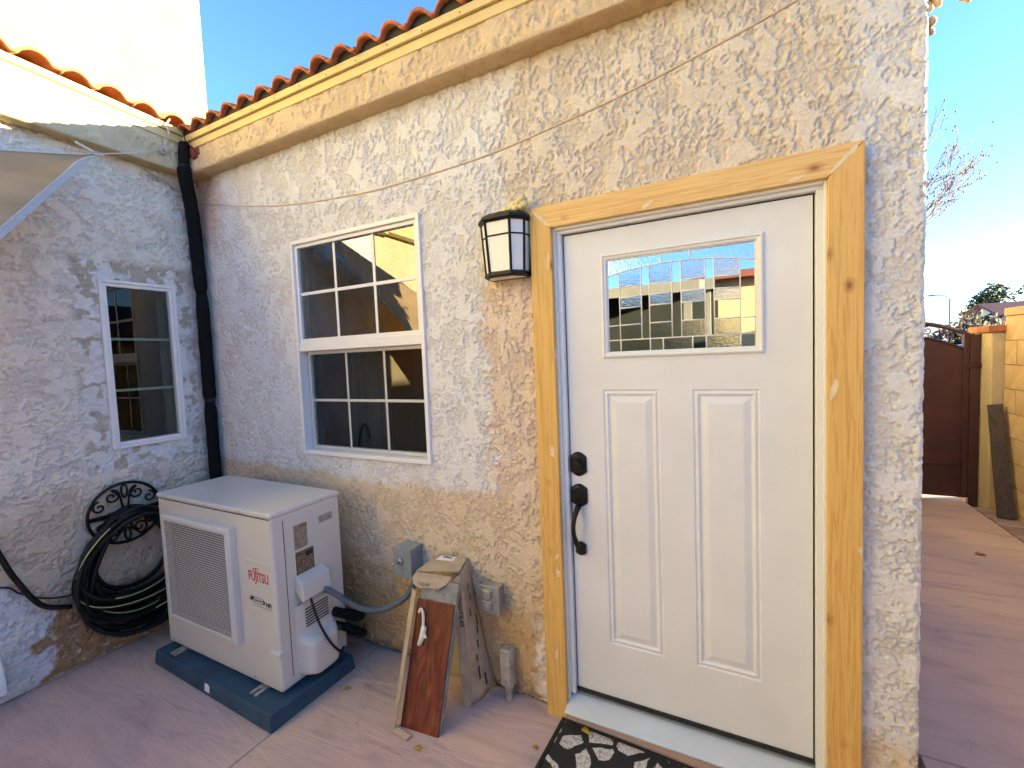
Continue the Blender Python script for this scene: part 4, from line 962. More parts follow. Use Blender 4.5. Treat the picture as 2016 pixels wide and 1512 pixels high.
obj('ring_bolt', MB().tube([(0.0, 0, 0), (0.022, 0, 0)], 0.0045, 8).tube([(0.03+0.009*math.cos(t), 0, 0.009*math.sin(t)) for t in [k*math.pi/8 for k in range(16)]], 0.003, 6, closed=True), M['galv'], hk)
obj('barrel', MB().tube([(0.035, 0.0, 0), (0.045, 0.105, -0.015)], 0.0065, 8), M['grey_metal'], hk)
obj('lead_wire', MB().tube([(0.045, 0.105, -0.015), (0.055, 0.17, -0.03), (0.06, 0.215, -0.045)], 0.003, 6), M['rope'], hk)
tip = Vector((0.24, -0.63, 2.837)); e1 = Vector((0.22, -3.6, 2.60)); e2 = Vector((1.05, -1.245, 2.137))
# edges run on past the frame: the top edge along the wing, the lower one out over the yard
d1 = Vector((0.20, -0.985, 2.739))-tip; d2 = Vector((0.50, -1.095, 2.247))-tip
e1 = tip+d1*7.0; e2 = tip+d2*2.4
sail = thing('shade_sail', 'sand coloured fabric shade sail corner at the upper left', 'shade sail', tuple(tip))
sv = []; sf = []; N1 = 26
for i in range(N1+1):
    for j in range(N1+1):
        a = (i/N1)**1.3; t = j/N1
        p = (e1-tip)*a*(1-t)+(e2-tip)*a*t; sag = 0.05*a*math.sin(math.pi*t)
        fold = 0.010*math.sin(t*9+2.0*a)*min(1, a*3)
        p = p+Vector((0.6, 0.0, 0.5)).normalized()*(fold-sag); sv.append(p)
for i in range(N1):
    for j in range(N1): sf.append((i*(N1+1)+j, i*(N1+1)+j+1, (i+1)*(N1+1)+j+1, (i+1)*(N1+1)+j))
fb = obj('fabric', MB().add(sv, sf), M['sail'], sail, smooth=True)
so_ = fb.modifiers.new('t', 'SOLIDIFY'); so_.thickness = 0.002
def hem(i_, w):
    b = MB(); v = []; f = []
    for k in range(N1+1):
        p = Vector(sv[k*(N1+1)+(0 if i_ == 0 else N1)]); q = Vector(sv[k*(N1+1)+(1 if i_ == 0 else N1-1)])
        d = q-p; d = d.normalized() if d.length > 1e-6 else Vector((0, 0, -1))
        off = Vector((0.004, 0.003, 0)); l = min(w, (q-p).length*8)
        v += [p-off, p+d*l-off, p+off, p+d*l+off]
    for k in range(N1):
        a = k*4; f += [(a, a+1, a+5, a+4), (a+2, a+6, a+7, a+3), (a, a+4, a+6, a+2), (a+1, a+3, a+7, a+5)]
    return b.add(v, f)
obj('hem', hem(0, 0.022), M['sail_hem'], sail); obj('hem', hem(1, 0.030), M['sail_hem'], sail)
hkp = Vector((0.112, -0.243, 3.035))
tl_ = MB().tube([(0, 0, 0), tuple((hkp-tip)*0.5+Vector((0, 0, -0.008))), tuple(hkp-tip)], 0.0035, 6)
rnd = random.Random(2)
for i in range(6): tl_.tube([Vector((rnd.uniform(-.01, .01), rnd.uniform(-.02, .03), rnd.uniform(-.008, .008))) for _ in range(4)], 0.0045, 6)
tl_.tube([(0, 0, 0), (0.0, -0.03, 0.012), (0.0, -0.085, 0.030)], 0.006, 6)
obj('tie_rope', tl_, M['rope_white'], sail, smooth=True)
hk = thing('eave_hook', 'small galvanised hook on left eave band tying the sail', 'hook', (0.105, -0.243, 3.03))
obj('hook_plate', MB().box(-.004, .006, -.012, .012, -.02, .025), M['galv'], hk, bevel=0.002)
obj('hook_ring', MB().tube([(0.012+0.0, 0.012*math.cos(t), -0.005+0.016*math.sin(t)) for t in [k*math.pi/8 for k in range(16)]], 0.0038, 6, closed=True), M['galv'], hk)
ln_ = obj('tie_line', MB().tube([(0.115, -0.235, 3.02), (0.085, -0.15, 2.93), (0.060, -0.075, 2.845)], 0.003, 6), M['rope_white'], smooth=True)
tag(ln_, 'thin white cord from the eave hook down to the black pipe', 'rope')

# ================================================================== HOSE AND HOLDER
ho = thing('hose_holder', 'round black scrollwork wall hose holder on the left wing', 'hose holder', (0.0, -0.565, 0.815))
ra, rb_ = 0.180, 0.178
obj('outer_ring', MB().tube([(0.030, ra*math.cos(t), rb_*math.sin(t)) for t in [k*2*math.pi/40 for k in range(40)]], 0.0085, 8, closed=True), M['black_metal'], ho, smooth=True)
obj('cross_bar', MB().box(0.022, 0.034, -ra, ra, -.012, .012).box(0.0, 0.022, -.03, .03, -.02, .02), M['black_metal'], ho, bevel=0.002)
def spiral(cy_, cz_, r0_, turns, a0, d=1, n=30):
    return [(0.030, cy_+r0_*(1-0.85*k/n)*math.cos(a0+d*turns*2*math.pi*k/n), cz_+r0_*(1-0.85*k/n)*math.sin(a0+d*turns*2*math.pi*k/n)) for k in range(n+1)]
for sz in (1, -1):
    for sy in (1, -1):
        p = spiral(sy*0.062, sz*0.108, 0.042, 1.3, R(90)*sz, sy*1)
        p = [(0.030, sy*0.012, sz*0.02), (0.030, sy*0.022, sz*0.10)]+p
        obj('scroll', MB().tube(p, 0.0058, 6), M['black_metal'], ho, smooth=True)
        obj('scroll', MB().tube(spiral(sy*0.122, sz*0.062, 0.036, 1.2, R(90)*sz, -sy*1), 0.0058, 6), M['black_metal'], ho, smooth=True)
    obj('leaf_loop', MB().tube([(0.030, 0.014*math.sin(t), sz*(0.130+0.038*math.cos(t))) for t in [k*2*math.pi/18 for k in range(18)]], 0.0055, 6, closed=True), M['black_metal'], ho, smooth=True)
obj('hanger_saddle', MB().tube([(0.02+0.10*t, 0.0, 0.03+0.02*t*t) for t in [k/6 for k in range(7)]], 0.010, 8).box(0.025, 0.145, -.085, .085, .012, .020), M['black_metal'], ho, bevel=0.002)
gh = thing('garden_hose', 'coiled black garden hose with pale yellow stripe hanging on holder', 'garden hose', (0.0, -0.56, 0.12))
rnd = random.Random(21)
stripes = []
for i in range(18):
    ay = 0.185+0.100*(i/17)+rnd.uniform(-.010, .010); hh = 0.235+0.135*((i*7) % 18)/17+rnd.uniform(-.008, .008)
    cy_ = rnd.uniform(-.018, .012); top = 0.745-rnd.uniform(0, .05); xx = 0.045+0.0070*i+rnd.uniform(-.004, .004)
    tilt = rnd.uniform(-.03, .03); lp = []
    for k in range(44):
        t = 2*math.pi*k/44; yy = math.sin(t); zz = math.cos(t)
        wdt = ay*(1-0.22*zz)                       # drooping: wide low, narrow over the saddle
        lp.append((max(0.036, xx+0.02*math.sin(t*2+i)+tilt*zz), cy_+wdt*yy*(1 if abs(yy) < .98 else .99), top-hh+hh*zz*(0.98 if zz > 0 else 1.0)))
    obj('coil', MB().tube(lp, 0.0128, 8, closed=True), M['hose'], gh, smooth=True)
    if i in (17, 16, 13, 9): stripes.append(lp)
for q, (lp, rng) in enumerate(zip(stripes, ((20, 34), (18, 26), (16, 41), (12, 22)))):
    pp = [(x+0.0098, y, z+0.0065) for x, y, z in lp[rng[0]:rng[1]]]
    obj('stripe', MB().tube(pp, 0.0036, 6), M['hose_stripe'], gh, smooth=True)
pp = bez([(0.08, -0.863+.56, 0.393-.12), (0.08, -0.975+.56, 0.493-.12-.03), (0.08, -1.056+.56, 0.640-.12), (0.08, -1.098+.56, 0.775-.12), (0.08, -1.16+.56, 1.00-.12), (0.05, -1.25+.56, 1.05-.12), (0.03, -1.32+.56, 0.90-.12)])
obj('hose_lead', MB().tube(pp, 0.0128, 8), M['hose'], gh, smooth=True)
tag(obj('wall_cable', MB().tube(bez([(0.03, -0.70, 0.43), (0.028, -0.853, 0.44), (0.025, -0.95, 0.475), (0.022, -1.031, 0.540), (0.022, -1.098, 0.603), (0.02, -1.35, 0.66)]), 0.005, 6), M['black_rubber'], smooth=True), 'thin black cable along left wall behind the hose lead', 'cable')
vb = thing('vent_cover', 'white plastic vent cover low on the left wing wall', 'vent cover', (0.0, -1.21, 0.08))
obj('hood', MB().prism([(0, -.09, 0), (0.075, -.09, 0.0), (0.075, -.09, .05), (0.03, -.09, .19), (0, -.09, .19)], (0, .18, 0)), M['white_paint'], vb, bevel=0.006)
obj('flange', MB().box(-.004, .006, -.105, .105, -.015, .205), M['white_paint'], vb, bevel=0.002)

# ================================================================== TILE CARTON GROUP
ct = thing('tile_carton', 'torn brown cardboard tile carton standing open against the wall', 'carton', (2.06, -0.12, 0))
co_ = (2.06, -0.12, 0)
def q3(pts, th=0.004, n=None):
    a = [Vector(rel(p, co_)) for p in pts]; nn = (a[1]-a[0]).cross(a[2]-a[0]).normalized()*th
    return MB().prism(a, nn)
ZT = 0.642
A = (1.933, -0.206, ZT-.002); B = (2.131, -0.135, ZT-.002); Cc = (2.096, -0.016, ZT+.006); D = (1.930, -0.016, ZT+.002)
obj('top_flap', q3([A, B, Cc, D], 0.005), M['card'], ct)
lip = [A, (1.918, -0.218, ZT-.026), (1.926, -0.226, ZT-.054), (1.965, -0.229, ZT-.066), (2.020, -0.218, ZT-.060), (2.055, -0.207, ZT-.066), (2.092, -0.188, ZT-.046), (2.108, -0.160, ZT-.018)]
obj('torn_lip', q3(lip, 0.004), M['card'], ct)
E0 = (2.142, -0.140, ZT-.006); F0 = (2.104, -0.016, ZT+.004); E1 = (2.181, -0.158, 0.0); F1 = (2.222, -0.014, 0.030)
sd = MB(); ns = 7; nt_ = 14; vv = []
for i in range(nt_+1):
    t = i/nt_
    for j in range(ns+1):
        s_ = j/ns; p = Vector(E0).lerp(Vector(E1), t).lerp(Vector(F0).lerp(Vector(F1), t), s_)
        p += Vector((0.006*math.sin(s_*9+t*4)*t+0.022*t*t*(s_-.2)*0.6, 0, 0)); vv.append(rel(p, co_))
ff = [(i*(ns+1)+j, i*(ns+1)+j+1, (i+1)*(ns+1)+j+1, (i+1)*(ns+1)+j) for i in range(nt_) for j in range(ns)]
sdo = obj('side_panel', sd.add(vv, ff), M['card'], ct, smooth=True); sm = sdo.modifiers.new('t', 'SOLIDIFY'); sm.thickness = 0.005
strip_pts = [(2.104, -0.158, ZT-.036), (2.140, -0.143, ZT-.006), (2.180, -0.160, 0.0), (2.146, -0.170, 0.004)]
obj('front_strip', q3(strip_pts, -0.004), M['card'], ct)
obj('left_strip', q3([(1.917, -0.225, ZT-.075), (1.948, -0.235, ZT-.085), (1.945, -0.405, 0.06), (1.931, -0.418, 0.0), (1.915, -0.410, 0.0)], 0.004), M['card'], ct)
obj('back_panel', q3([(1.932, -0.012, ZT-.006), (2.098, -0.012, ZT-.006), (2.185, -0.012, 0.01), (1.93, -0.012, 0.01)], 0.004), M['card_in'], ct)
obj('bottom_flap', q3([(1.925, -0.425, 0.002), (2.02, -0.435, 0.002), (2.03, -0.415, 0.012), (1.94, -0.40, 0.010)], 0.004), M['card'], ct)
tdir = (Vector(B)-Vector(A)).normalized(); ndir = (Vector(Cc)-Vector(B)).normalized()
def frame3(o, xax, yax):
    x = Vector(xax).normalized(); z = x.cross(Vector(yax)).normalized(); y = z.cross(x); mm = Matrix((x, y, z)).transposed().to_4x4(); mm.translation = Vector(rel(o, co_)); return mm
zt = Vector(A).lerp(Vector(Cc), .5)+Vector((0, 0, 0.008))
obj('shipping_label', q3([(1.955, -0.085, ZT+.0085), (2.050, -0.070, ZT+.0095), (2.042, -0.028, ZT+.011), (1.960, -0.034, ZT+.0095)], 0.001), M['paper'], ct)
bc = MB(); rnd = random.Random(8); x = 1.975
while x < 2.03: w = rnd.uniform(.002, .006); bc.box(*[a-b for a, b in ((x, 2.06), (x+w, 2.06))], -0.052+.12, -0.038+.12, ZT+.0095, ZT+.0125); x += w+rnd.uniform(.002, .005)
obj('bar_code', bc, M['ink'], ct)
text('number_lettering', '1121541', 0.022, M['ink'], ct, frame3((1.990, -0.2285, ZT-.044), (1, .12, 0), (0, .42, 1)), 0.062)
fl_c = Vector((2.104, -0.170, 0.44)); sdv = Vector((0.036, -0.006, -0.36)).normalized()
sn = (Vector(strip_pts[1])-Vector(strip_pts[0])).cross(Vector(strip_pts[2])-Vector(strip_pts[0])).normalized()
fl_c = Vector((2.141, -0.155, 0.46)); fl_c = fl_c-sn*((fl_c-Vector(strip_pts[0])).dot(sn))
if sn.y > 0: sn = -sn
fl_c = fl_c+sn*0.0052
text('maker_lettering', 'DIGITILES', 0.024, M['ink'], ct, frame3(tuple(fl_c), sdv, Vector((0.95, 0.3, 0.05))), 0.145, bold=0.0006)
pk = MB(); rnd = random.Random(4)
for k in range(9):
    t0 = 0.10+0.09*k; s0 = rnd.uniform(.2, .6); l_ = rnd.uniform(.04, .10)
    a = [Vector(E0).lerp(Vector(E1), t).lerp(Vector(F0).lerp(Vector(F1), t), s_)+Vector((0.013+0.012*t, 0, 0)) for t, s_ in ((t0, s0), (t0+l_, s0), (t0+l_, s0+.07), (t0, s0+.07))]
    pk.prism([rel(p, co_) for p in a], (0.0008, 0, 0))
obj('side_print', pk, M['ink'], ct)
# tiles leaning out of the carton
TB, TT = Vector((1.942, -0.384, 0.0)), Vector((1.952, -0.228, 0.522)); TR = Vector((0.195, 0.018, 0))
tn = TR.cross(TT-TB).normalized()
if tn.y < 0: tn = -tn
def plank(off, dx, dz, th, top_add=0.0):
    a = TB+tn*off+Vector((dx, 0, 0)); up = (TT-TB); upn = up.normalized(); b = a+upn*(up.length+top_add)
    return [a, a+TR, b+TR, b], th
pts, th = plank(0.0, 0, 0, 0.009)
bt_ = obj('tile_plank', MB().prism([tuple(p-TB) for p in pts], tuple(tn*th)), M['brown_tile'], bevel=0.001); bt_.location = TB
tag(bt_, 'reddish brown wood look tile plank leaning on the carton', 'tile plank')
for i in range(2):
    pts, th = plank(0.0105+0.0105*i, 0.006+0.002*i, 0, 0.009, 0.088-0.004*i)
    pts = [p+Vector((0, 0, 0.001)) for p in pts]
    o = obj('tile_plank', MB().prism([tuple(p-TB) for p in pts], tuple(tn*th)), M['grey_tile'], bevel=0.001); o.location = TB
    tag(o, ['grey tile plank directly behind the reddish brown plank', 'rearmost grey tile plank inside the open carton'][i], 'tile plank', 'grey tiles in the carton')
def onp(s_, t, h=0.004): return TB+TR*s_+(TT-TB)*t-tn*h
hkp_ = bez([onp(.10, .895, .006), onp(.15, .925, .012), onp(.22, .905, .012), onp(.255, .85, .009), onp(.27, .79, .008)], 6)
hb = MB().tube(hkp_, 0.0068, 8); hb.tube([onp(.27, .80, .008), onp(.30, .77, .010), onp(.28, .70, .010), onp(.235, .645, .010)], [.009, .014, .013, .010], 10)
hb.sphere(onp(.31, .775, .012), .014, 10, 6); hb.tube([onp(.30, .755, .010), onp(.37, .715, .010), onp(.41, .705, .008)], [.010, .008, .003], 8)
tag(obj('plastic_hook', hb, M['white_plastic'], smooth=True), 'white plastic hook stuck on the brown tile plank', 'hook')

# ================================================================== OUTLET, CONDUIT STUB, DOOR MAT
ob = thing('outlet_box', 'grey metal weatherproof outlet box right of the carton', 'electrical box', (2.247, 0, 0.43))
obj('enclosure', MB().box(-0.050, 0.050, -0.060, 0.0, 0, 0.128), M['grey_metal'], ob, bevel=0.004)
obj('cover_plate', MB().box(-0.055, 0.055, -0.0665, -0.0605, -0.005, 0.133), M['grey_metal'], ob, bevel=0.002)
for z in (0.038, 0.090): obj('flip_lid', MB().cyl((-.006, -.066, z), (-.006, -.084, z), .025, 20, .021).box(-.030, .018, -.078, -.067, z+.014, z+.024), M['grey_metal'], ob, bevel=0.002)
sb_ = thing('conduit_stub', 'small weathered grey conduit body rising from patio at wall base', 'conduit', (2.318, -0.030, 0))
obj('conduit_body', MB().box(-0.032, 0.032, -0.028, 0.026, 0.070, 0.255), M['conduit_old'], sb_, bevel=0.010, seg=3)
obj('cover_plate', MB().box(-0.026, 0.026, -0.034, -0.0285, 0.085, 0.240), M['conduit_old'], sb_, bevel=0.004)
obj('riser', MB().cyl((0, 0, -0.02), (0, 0, 0.085), 0.016, 14).cyl((0, 0, 0.048), (0, 0, 0.072), 0.022, 14), M['conduit_old'], sb_, smooth=False)
mt = thing('door_mat', 'black rubber door mat with worn pale stone pattern at the threshold', 'door mat', (3.02, -0.335, 0), R(-2.2))
obj('mat_body', MB().box(-.4175, .4175, -.2615, .2615, 0.0, 0.011), M['mat_rubber'], mt, bevel=0.004)
obj('mat_border', frame_rect(MB(), -0.43, 0.43, -0.275, 0.275, 0.022, -0.0125, -0.0) if False else MB().box(-.436, .436, -.278, -.262, 0, .013).box(-.436, .436, .262, .276, 0, .013).box(-.436, -.418, -.2615, .2615, 0, .013).box(.418, .436, -.2615, .2615, 0, .013), M['black_rubber'], mt, bevel=0.003)
def leaf(x, y, z, a, s_, mm, label):
    b = MB(); n = 6; v = []; f = []
    for k in range(n+1):
        t = k/n; w = 0.28*math.sin(math.pi*t**0.8)*s_; zz = 0.10*s_*math.sin(math.pi*t)
        v += [(t*s_, -w, zz+abs(w)*.4), (t*s_, 0, zz), (t*s_, w, zz+abs(w)*.4)]
    for k in range(n):
        for j in range(2): f.append((k*3+j, k*3+j+1, k*3+4+j, k*3+3+j))
    o = obj('fallen_leaf', b.add(v, f), mm, smooth=True); o.location = (x, y, z+.002); o.rotation_euler = (0, 0, a)
    sm = o.modifiers.new('t', 'SOLIDIFY'); sm.thickness = 0.0006
    tag(o, label, 'leaf', 'fallen leaves on the patio')
leaf(2.695, -0.075, 0.014, R(-20), .050, M['leaf_y'], 'yellow fallen leaf at the mat edge nearest its left corner')
leaf(2.785, -0.060, 0.002, R(-70), .036, M['leaf_y'], 'small yellow leaf below threshold, between another yellow and an orange leaf')
leaf(2.825, -0.055, 0.002, R(-85), .038, M['leaf_o'], 'orange fallen leaf under the threshold behind the mat')
leaf(2.560, -0.235, 0.001, R(170), .030, M['leaf_o'], 'small tan leaf on the patio left of the mat')
leaf(1.520, -0.33, 0.001, R(40), .042, M['leaf_y'], 'yellow leaf on the patio beside the dark pad corner')
leaf(2.075, -0.45, 0.001, R(10), .040, M['leaf_y'], 'yellow leaf in front of the brown tile plank')
leaf(4.90, 2.72, 0.001, R(15), .075, M['leaf_o'], 'dry tan leaf in the side yard near the block wall')
leaf(4.66, 3.35, 0.001, R(70), .060, M['leaf_o'], 'dry leaf on side yard path closest to the gate')

# ================================================================== SIDE YARD: block wall, pillar, gate, plank
bw = thing('block_wall', 'tan concrete block wall along the side yard', 'wall', (5.53, 0, 0))
BH, BL, BD = 0.2245, 0.42, 0.19; jt = 0.008
obj('mortar_core', MB().box(0.007, BD, -7.0, 4.04, -0.3, 1.80), M['mortar'], bw)
bms = []
for s_ in range(2):
    L_ = BL if s_ == 0 else BL/2
    bms.append(MB().box(0, 0.05, -L_/2+jt/2, L_/2-jt/2, -BH/2+jt/2, BH/2-jt/2).mesh('block'))
ztop = 1.918-0.075
for c in range(9):
    zc = ztop-BH*(c+0.5)
    y = 4.045
    if c % 2: o = obj('block', bms[1], M['block'], bw); o.location = (0, y-BL/4, zc); y -= BL/2
    while y > -6.5:
        o = obj('block', bms[0], M['block'], bw); o.location = (random.uniform(-.0015, .0015), y-BL/2, zc); y -= BL
        if y < 0.5: break
obj('block_field', MB().box(0.001, 0.05, -7.0, 0.10, -0.2, ztop-jt/2), M['block'], bw)
cap = MB().box(-0.012, BD+.012, -BL/2+jt/2, BL/2-jt/2, 0, 0.072).mesh('cap_block'); y = 4.045
while y > -6.5: o = obj('cap_block', cap, M['block'], bw, bevel=0.003); o.location = (0, y-BL/2, ztop+.003); y -= BL
pi_ = thing('gate_pillar', 'cream stucco gate pillar with red brick cap', 'pillar', (5.62, 4.24, 0))
obj('shaft', MB().box(-0.18, 0.18, -0.19, 0.19, -0.1, 1.700), M['stucco_cream'], pi_, bevel=0.012)
cpb = MB().box(-0.069, 0.069, -0.215, 0.215, 0, 0.062).mesh('cap_brick')
for i in range(3): o = obj('cap_brick', cpb, M['brick_cap'], pi_, bevel=0.004); o.location = (-0.142+i*0.142, 0, 1.702)
gt = thing('side_gate', 'dark maroon solid metal gate with arched scroll top', 'gate', (4.82, 4.28, 0))
tz_ = lambda x: 1.838-0.516*x*x
pz_ = lambda x: 1.695-0.60*x*x
b = MB(); n = 16; v = []; f = []
for k in range(n+1):
    x = -0.50+1.0*k/n; v += [(x, -.004, 0.06), (x, -.004, pz_(x)), (x, .004, 0.06), (x, .004, pz_(x))]
for k in range(n): a = k*4; f += [(a, a+4, a+5, a+1), (a+2, a+3, a+7, a+6), (a+1, a+5, a+7, a+3)]
obj('sheet_panel', b.add(v, f), M['gate'], gt)
obj('top_rail', MB().tube([(-.51+1.02*k/20, -0.005, tz_(-.51+1.02*k/20)) for k in range(21)], 0.020, 4), M['gate'], gt)
obj('panel_rail', MB().tube([(-.50+1.0*k/20, -0.006, pz_(-.50+1.0*k/20)) for k in range(21)], 0.014, 4), M['gate'], gt)
for x in (-0.515, 0.515): obj('stile', MB().box(x-.022, x+.022, -.025, .020, 0.03, tz_(x)+.01), M['gate'], gt, bevel=0.003)
obj('bottom_rail', MB().box(-.492, .492, -.022, .018, 0.03, 0.08).box(-.492, .492, -.018, -.0045, 0.36, 0.385), M['gate'], gt, bevel=0.002)
for x in (-.36, -.18, 0, .18, .36):
    zc = (tz_(x)+pz_(x))/2
    for s_ in (1, -1): obj('scroll', MB().tube([(x+s_*(.035)+.045*(1-.8*k/20)*math.cos(s_*k*.45+1.57), -.005, zc+.045*(1-.8*k/20)*math.sin(s_*k*.45+1.57)) for k in range(21)], 0.0055, 5), M['gate'], gt, smooth=True)
obj('latch', MB().box(.50, .62, -.045, -.026, 1.36, 1.40).cyl((.58, -.06, 1.38), (.58, -.03, 1.38), .022, 12), M['gate'], gt, bevel=0.002)
gp = thing('gate_post', 'dark maroon square steel post between gate and pillar', 'post', (5.395, 4.28, 0))
obj('post_tube', MB().box(-.036, .036, -.036, .036, -0.05, 1.675), M['gate'], gp, bevel=0.004)
obj('post_cap', MB().box(-.040, .040, -.040, .040, 1.6755, 1.690), M['gate'], gp, bevel=0.003)
gp = thing('gate_post', 'dark maroon steel post at the house side of the gate', 'post', (4.235, 4.28, 0))
obj('post_tube', MB().box(-.036, .036, -.036, .036, -0.05, 1.675), M['gate'], gp, bevel=0.004)
wg = thing('wing_wall', 'low stucco infill wall between house and gate post', 'wall', (4.0, 4.30, 0))
obj('wall_body', MB().box(-.15, .19, -.08, .08, -0.1, 1.70), M['stucco_cream'], wg, bevel=0.01)
pb = [Vector((-0.060, 0.013, 0.0)), Vector((0.052, -0.013, 0.0))]; ptv = [Vector((-0.046, 0.285, 1.005)), Vector((0.055, 0.262, 1.015))]
nrm = (pb[1]-pb[0]).cross(ptv[0]-pb[0]).normalized()*0.035
if nrm.y > 0: nrm = -nrm
pk_ = obj('wood_plank', MB().hexa([pb[0]+nrm, pb[1]+nrm, pb[1], pb[0], ptv[0]+nrm, ptv[1]+nrm, ptv[1], ptv[0]]), M['old_wood'], bevel=0.006)
pk_.location = (5.452, 3.735, 0.003); tag(pk_, 'weathered dark wooden plank leaning on the block wall', 'plank')

# ================================================================== FAR SCENERY BEYOND THE GATE
def bare_tree(name, label, base, h, seed, mt_, lean=(0, 0), spread=0.5, depth=6, r0_=0.10, buds=True, group=None):
    rnd = random.Random(seed); t = thing(name, label, 'tree', base, 0, group)
    tr = MB(); br = MB(); bd = MB()
    def grow(p, d, l, r_, k):
        n = 4; path = [p]; q = p
        for i in range(n):
            d = (d+Vector((rnd.gauss(0, .10), rnd.gauss(0, .10), rnd.gauss(0.03, .06)))).normalized(); q = q+d*l/n; path.append(q)
        rs = [max(0.0062, r_*(1-0.35*i/n)) for i in range(n+1)]
        (tr if k == 0 else br).tube(path, rs, 7 if k < 2 else (5 if k < 4 else 3), caps=False)
        if k >= depth:
            if buds and rnd.random() < .5: bd.sphere(tuple(q), 0.020, 5, 3)
            return
        m_ = 3 if k < 4 else rnd.choice((2, 2, 3))
        for i in range(m_):
            nd = (d+Vector((rnd.gauss(lean[0], spread), rnd.gauss(lean[1], spread), rnd.uniform(-.05, .45)))).normalized()
            st_ = path[rnd.choice((2, 3, 4)) if i else 4]; grow(st_, nd, l*rnd.uniform(.62, .86), r_*rnd.uniform(.48, .66), k+1)
    grow(Vector((0, 0, 0)), Vector((lean[0]*.3, lean[1]*.3, 1)).normalized(), h*0.27, r0_, 0)
    obj('trunk', tr, mt_, t, smooth=True); obj('crown', br, mt_, t, smooth=True)
    if buds and bd.v: obj('buds', bd, M['bud'], t)['kind'] = 'stuff'
    return t
bare_tree('bare_tree', 'tall bare tree with fine reddish twigs beyond the gate', (6.35, 12.3, 0), 8.4, 5, M['bark'], (0.16, -.02), .44, 7, 0.10)
bare_tree('bare_tree', 'small dark bare tree far behind the gate pillar', (12.7, 27.5, -0.03), 3.9, 8, M['bark_dark'], (0, 0), .5, 5, 0.10, False)
bare_tree('bare_tree', 'thin bare tree in the distance left of the street lamp', (11.5, 34, -0.05), 4.4, 14, M['bark'], (0, 0), .5, 5, 0.09, False)

def leafy(name, label, cat, base, rx, rz_, seed, mt_, n=1400, size=0.22, trunk=True):
    rnd = random.Random(seed); t = thing(name, label, cat, base)
    if trunk: obj('trunk', MB().tube([(0, 0, 0), (rnd.uniform(-.1, .1), 0, rz_*.7), (0.1, .1, rz_*1.3)], [.16, .11, .05], 8), M['bark_dark'], t, smooth=True)
    b = MB(); lobes = [(rnd.uniform(-.55, .55)*rx, rnd.uniform(-.55, .55)*rx, rz_*(1.15 if trunk else .55)+rnd.uniform(-.45, .5)*rz_*(1 if trunk else .7), rnd.uniform(.35, .6)) for _ in range(9)]
    for i in range(n):
        l_ = rnd.choice(lobes); d = Vector((rnd.gauss(0, 1), rnd.gauss(0, 1), rnd.gauss(0, 1))).normalized()*rnd.uniform(.55, 1.05)*l_[3]*rx
        p = Vector(l_[:3])+d
        if p.z < 0.05: continue
        a = Vector((rnd.gauss(0, 1), rnd.gauss(0, 1), rnd.gauss(0, 1))).normalized()*size*rnd.uniform(.5, 1); c = a.orthogonal().normalized()*size*.45
        b.add([p-a, p+c, p+a, p-c], [(0, 1, 2, 3)])
    obj('crown', b, mt_, t); return t
leafy('green_tree', 'round green tree behind the far red roofed house', 'tree', (25.0, 58, -0.05), 2.6, 3.6, 31, M['foliage'], 1800, 0.28)
leafy('yellow_shrub', 'bright yellow shrub far down the street left of lamp', 'shrub', (13.15, 33.5, -0.05), 0.75, 1.9, 33, M['foliage_y'], 700, 0.16, False)
leafy('dark_shrub', 'dark leafless hedge shrub behind the gate pillar', 'shrub', (14.0, 31.8, -0.05), 1.4, 2.6, 35, M['foliage_d'], 1200, 0.2, False)
leafy('dark_shrub', 'dark shrub in front of the white house gable', 'shrub', (15.8, 33.5, -0.05), 1.3, 2.9, 36, M['foliage_d'], 1200, 0.2, False)
def far_house(label, loc, rz, w, d, h, rh, wm_, rm):
    t = thing('far_house', label, 'house', loc, rz)
    obj('wall', MB().box(-w/2, w/2, -d/2, d/2, 0, h).prism([(-w/2, -d/2, h), (-w/2, d/2, h), (-w/2, 0, h+rh*.9)], (w, 0, 0)), wm_, t)
    rf = obj('roof', MB().hexa([(-w/2-.4, -d/2-.5, h-.12), (w/2+.4, -d/2-.5, h-.12), (w/2+.4, 0, h+rh), (-w/2-.4, 0, h+rh), (-w/2-.4, -d/2-.5, h+.05), (w/2+.4, -d/2-.5, h+.05), (w/2+.4, 0, h+rh+.18), (-w/2-.4, 0, h+rh+.18)])
        .hexa([(-w/2-.4, 0.001, h+rh), (w/2+.4, 0.001, h+rh), (w/2+.4, d/2+.5, h-.12), (-w/2-.4, d/2+.5, h-.12), (-w/2-.4, 0.001, h+rh+.18), (w/2+.4, 0.001, h+rh+.18), (w/2+.4, d/2+.5, h+.05), (-w/2-.4, d/2+.5, h+.05)]), rm, t)
    for x in (-w*.28, w*.05, w*.32):
        wn_ = obj('window', frame_rect(MB(), x-.6, x+.6, .9, 2.0, .07, -d/2-.03, -d/2+.04), M['vinyl'], t); obj('pane', MB().box(x-.53, x+.53, -d/2-.012, -d/2-.006, .97, 1.93), M['car_glass'], wn_)
    return t
far_house('far white house with maroon roof rising behind the block wall', (25.0, 48.0, -0.05), R(-4), 8.6, 8, 3.3, 1.0, M['house_white'], M['roof_red'])
far_house('lower maroon roofed house in front of the far white house', (20.0, 37.5, -0.05), R(-2), 6.4, 5, 2.25, 0.55, M['house_white'], M['roof_red'])
far_house('pale house in the distance left of the street lamp', (11.5, 52.0, -0.05), R(3), 10, 8, 2.9, 1.4, M['stucco_cream'], M['roof_red'])
lp_ = thing('street_lamp', 'grey street lamp with a short arm beyond the gate', 'street lamp', (15.0, 36.4, -0.05))
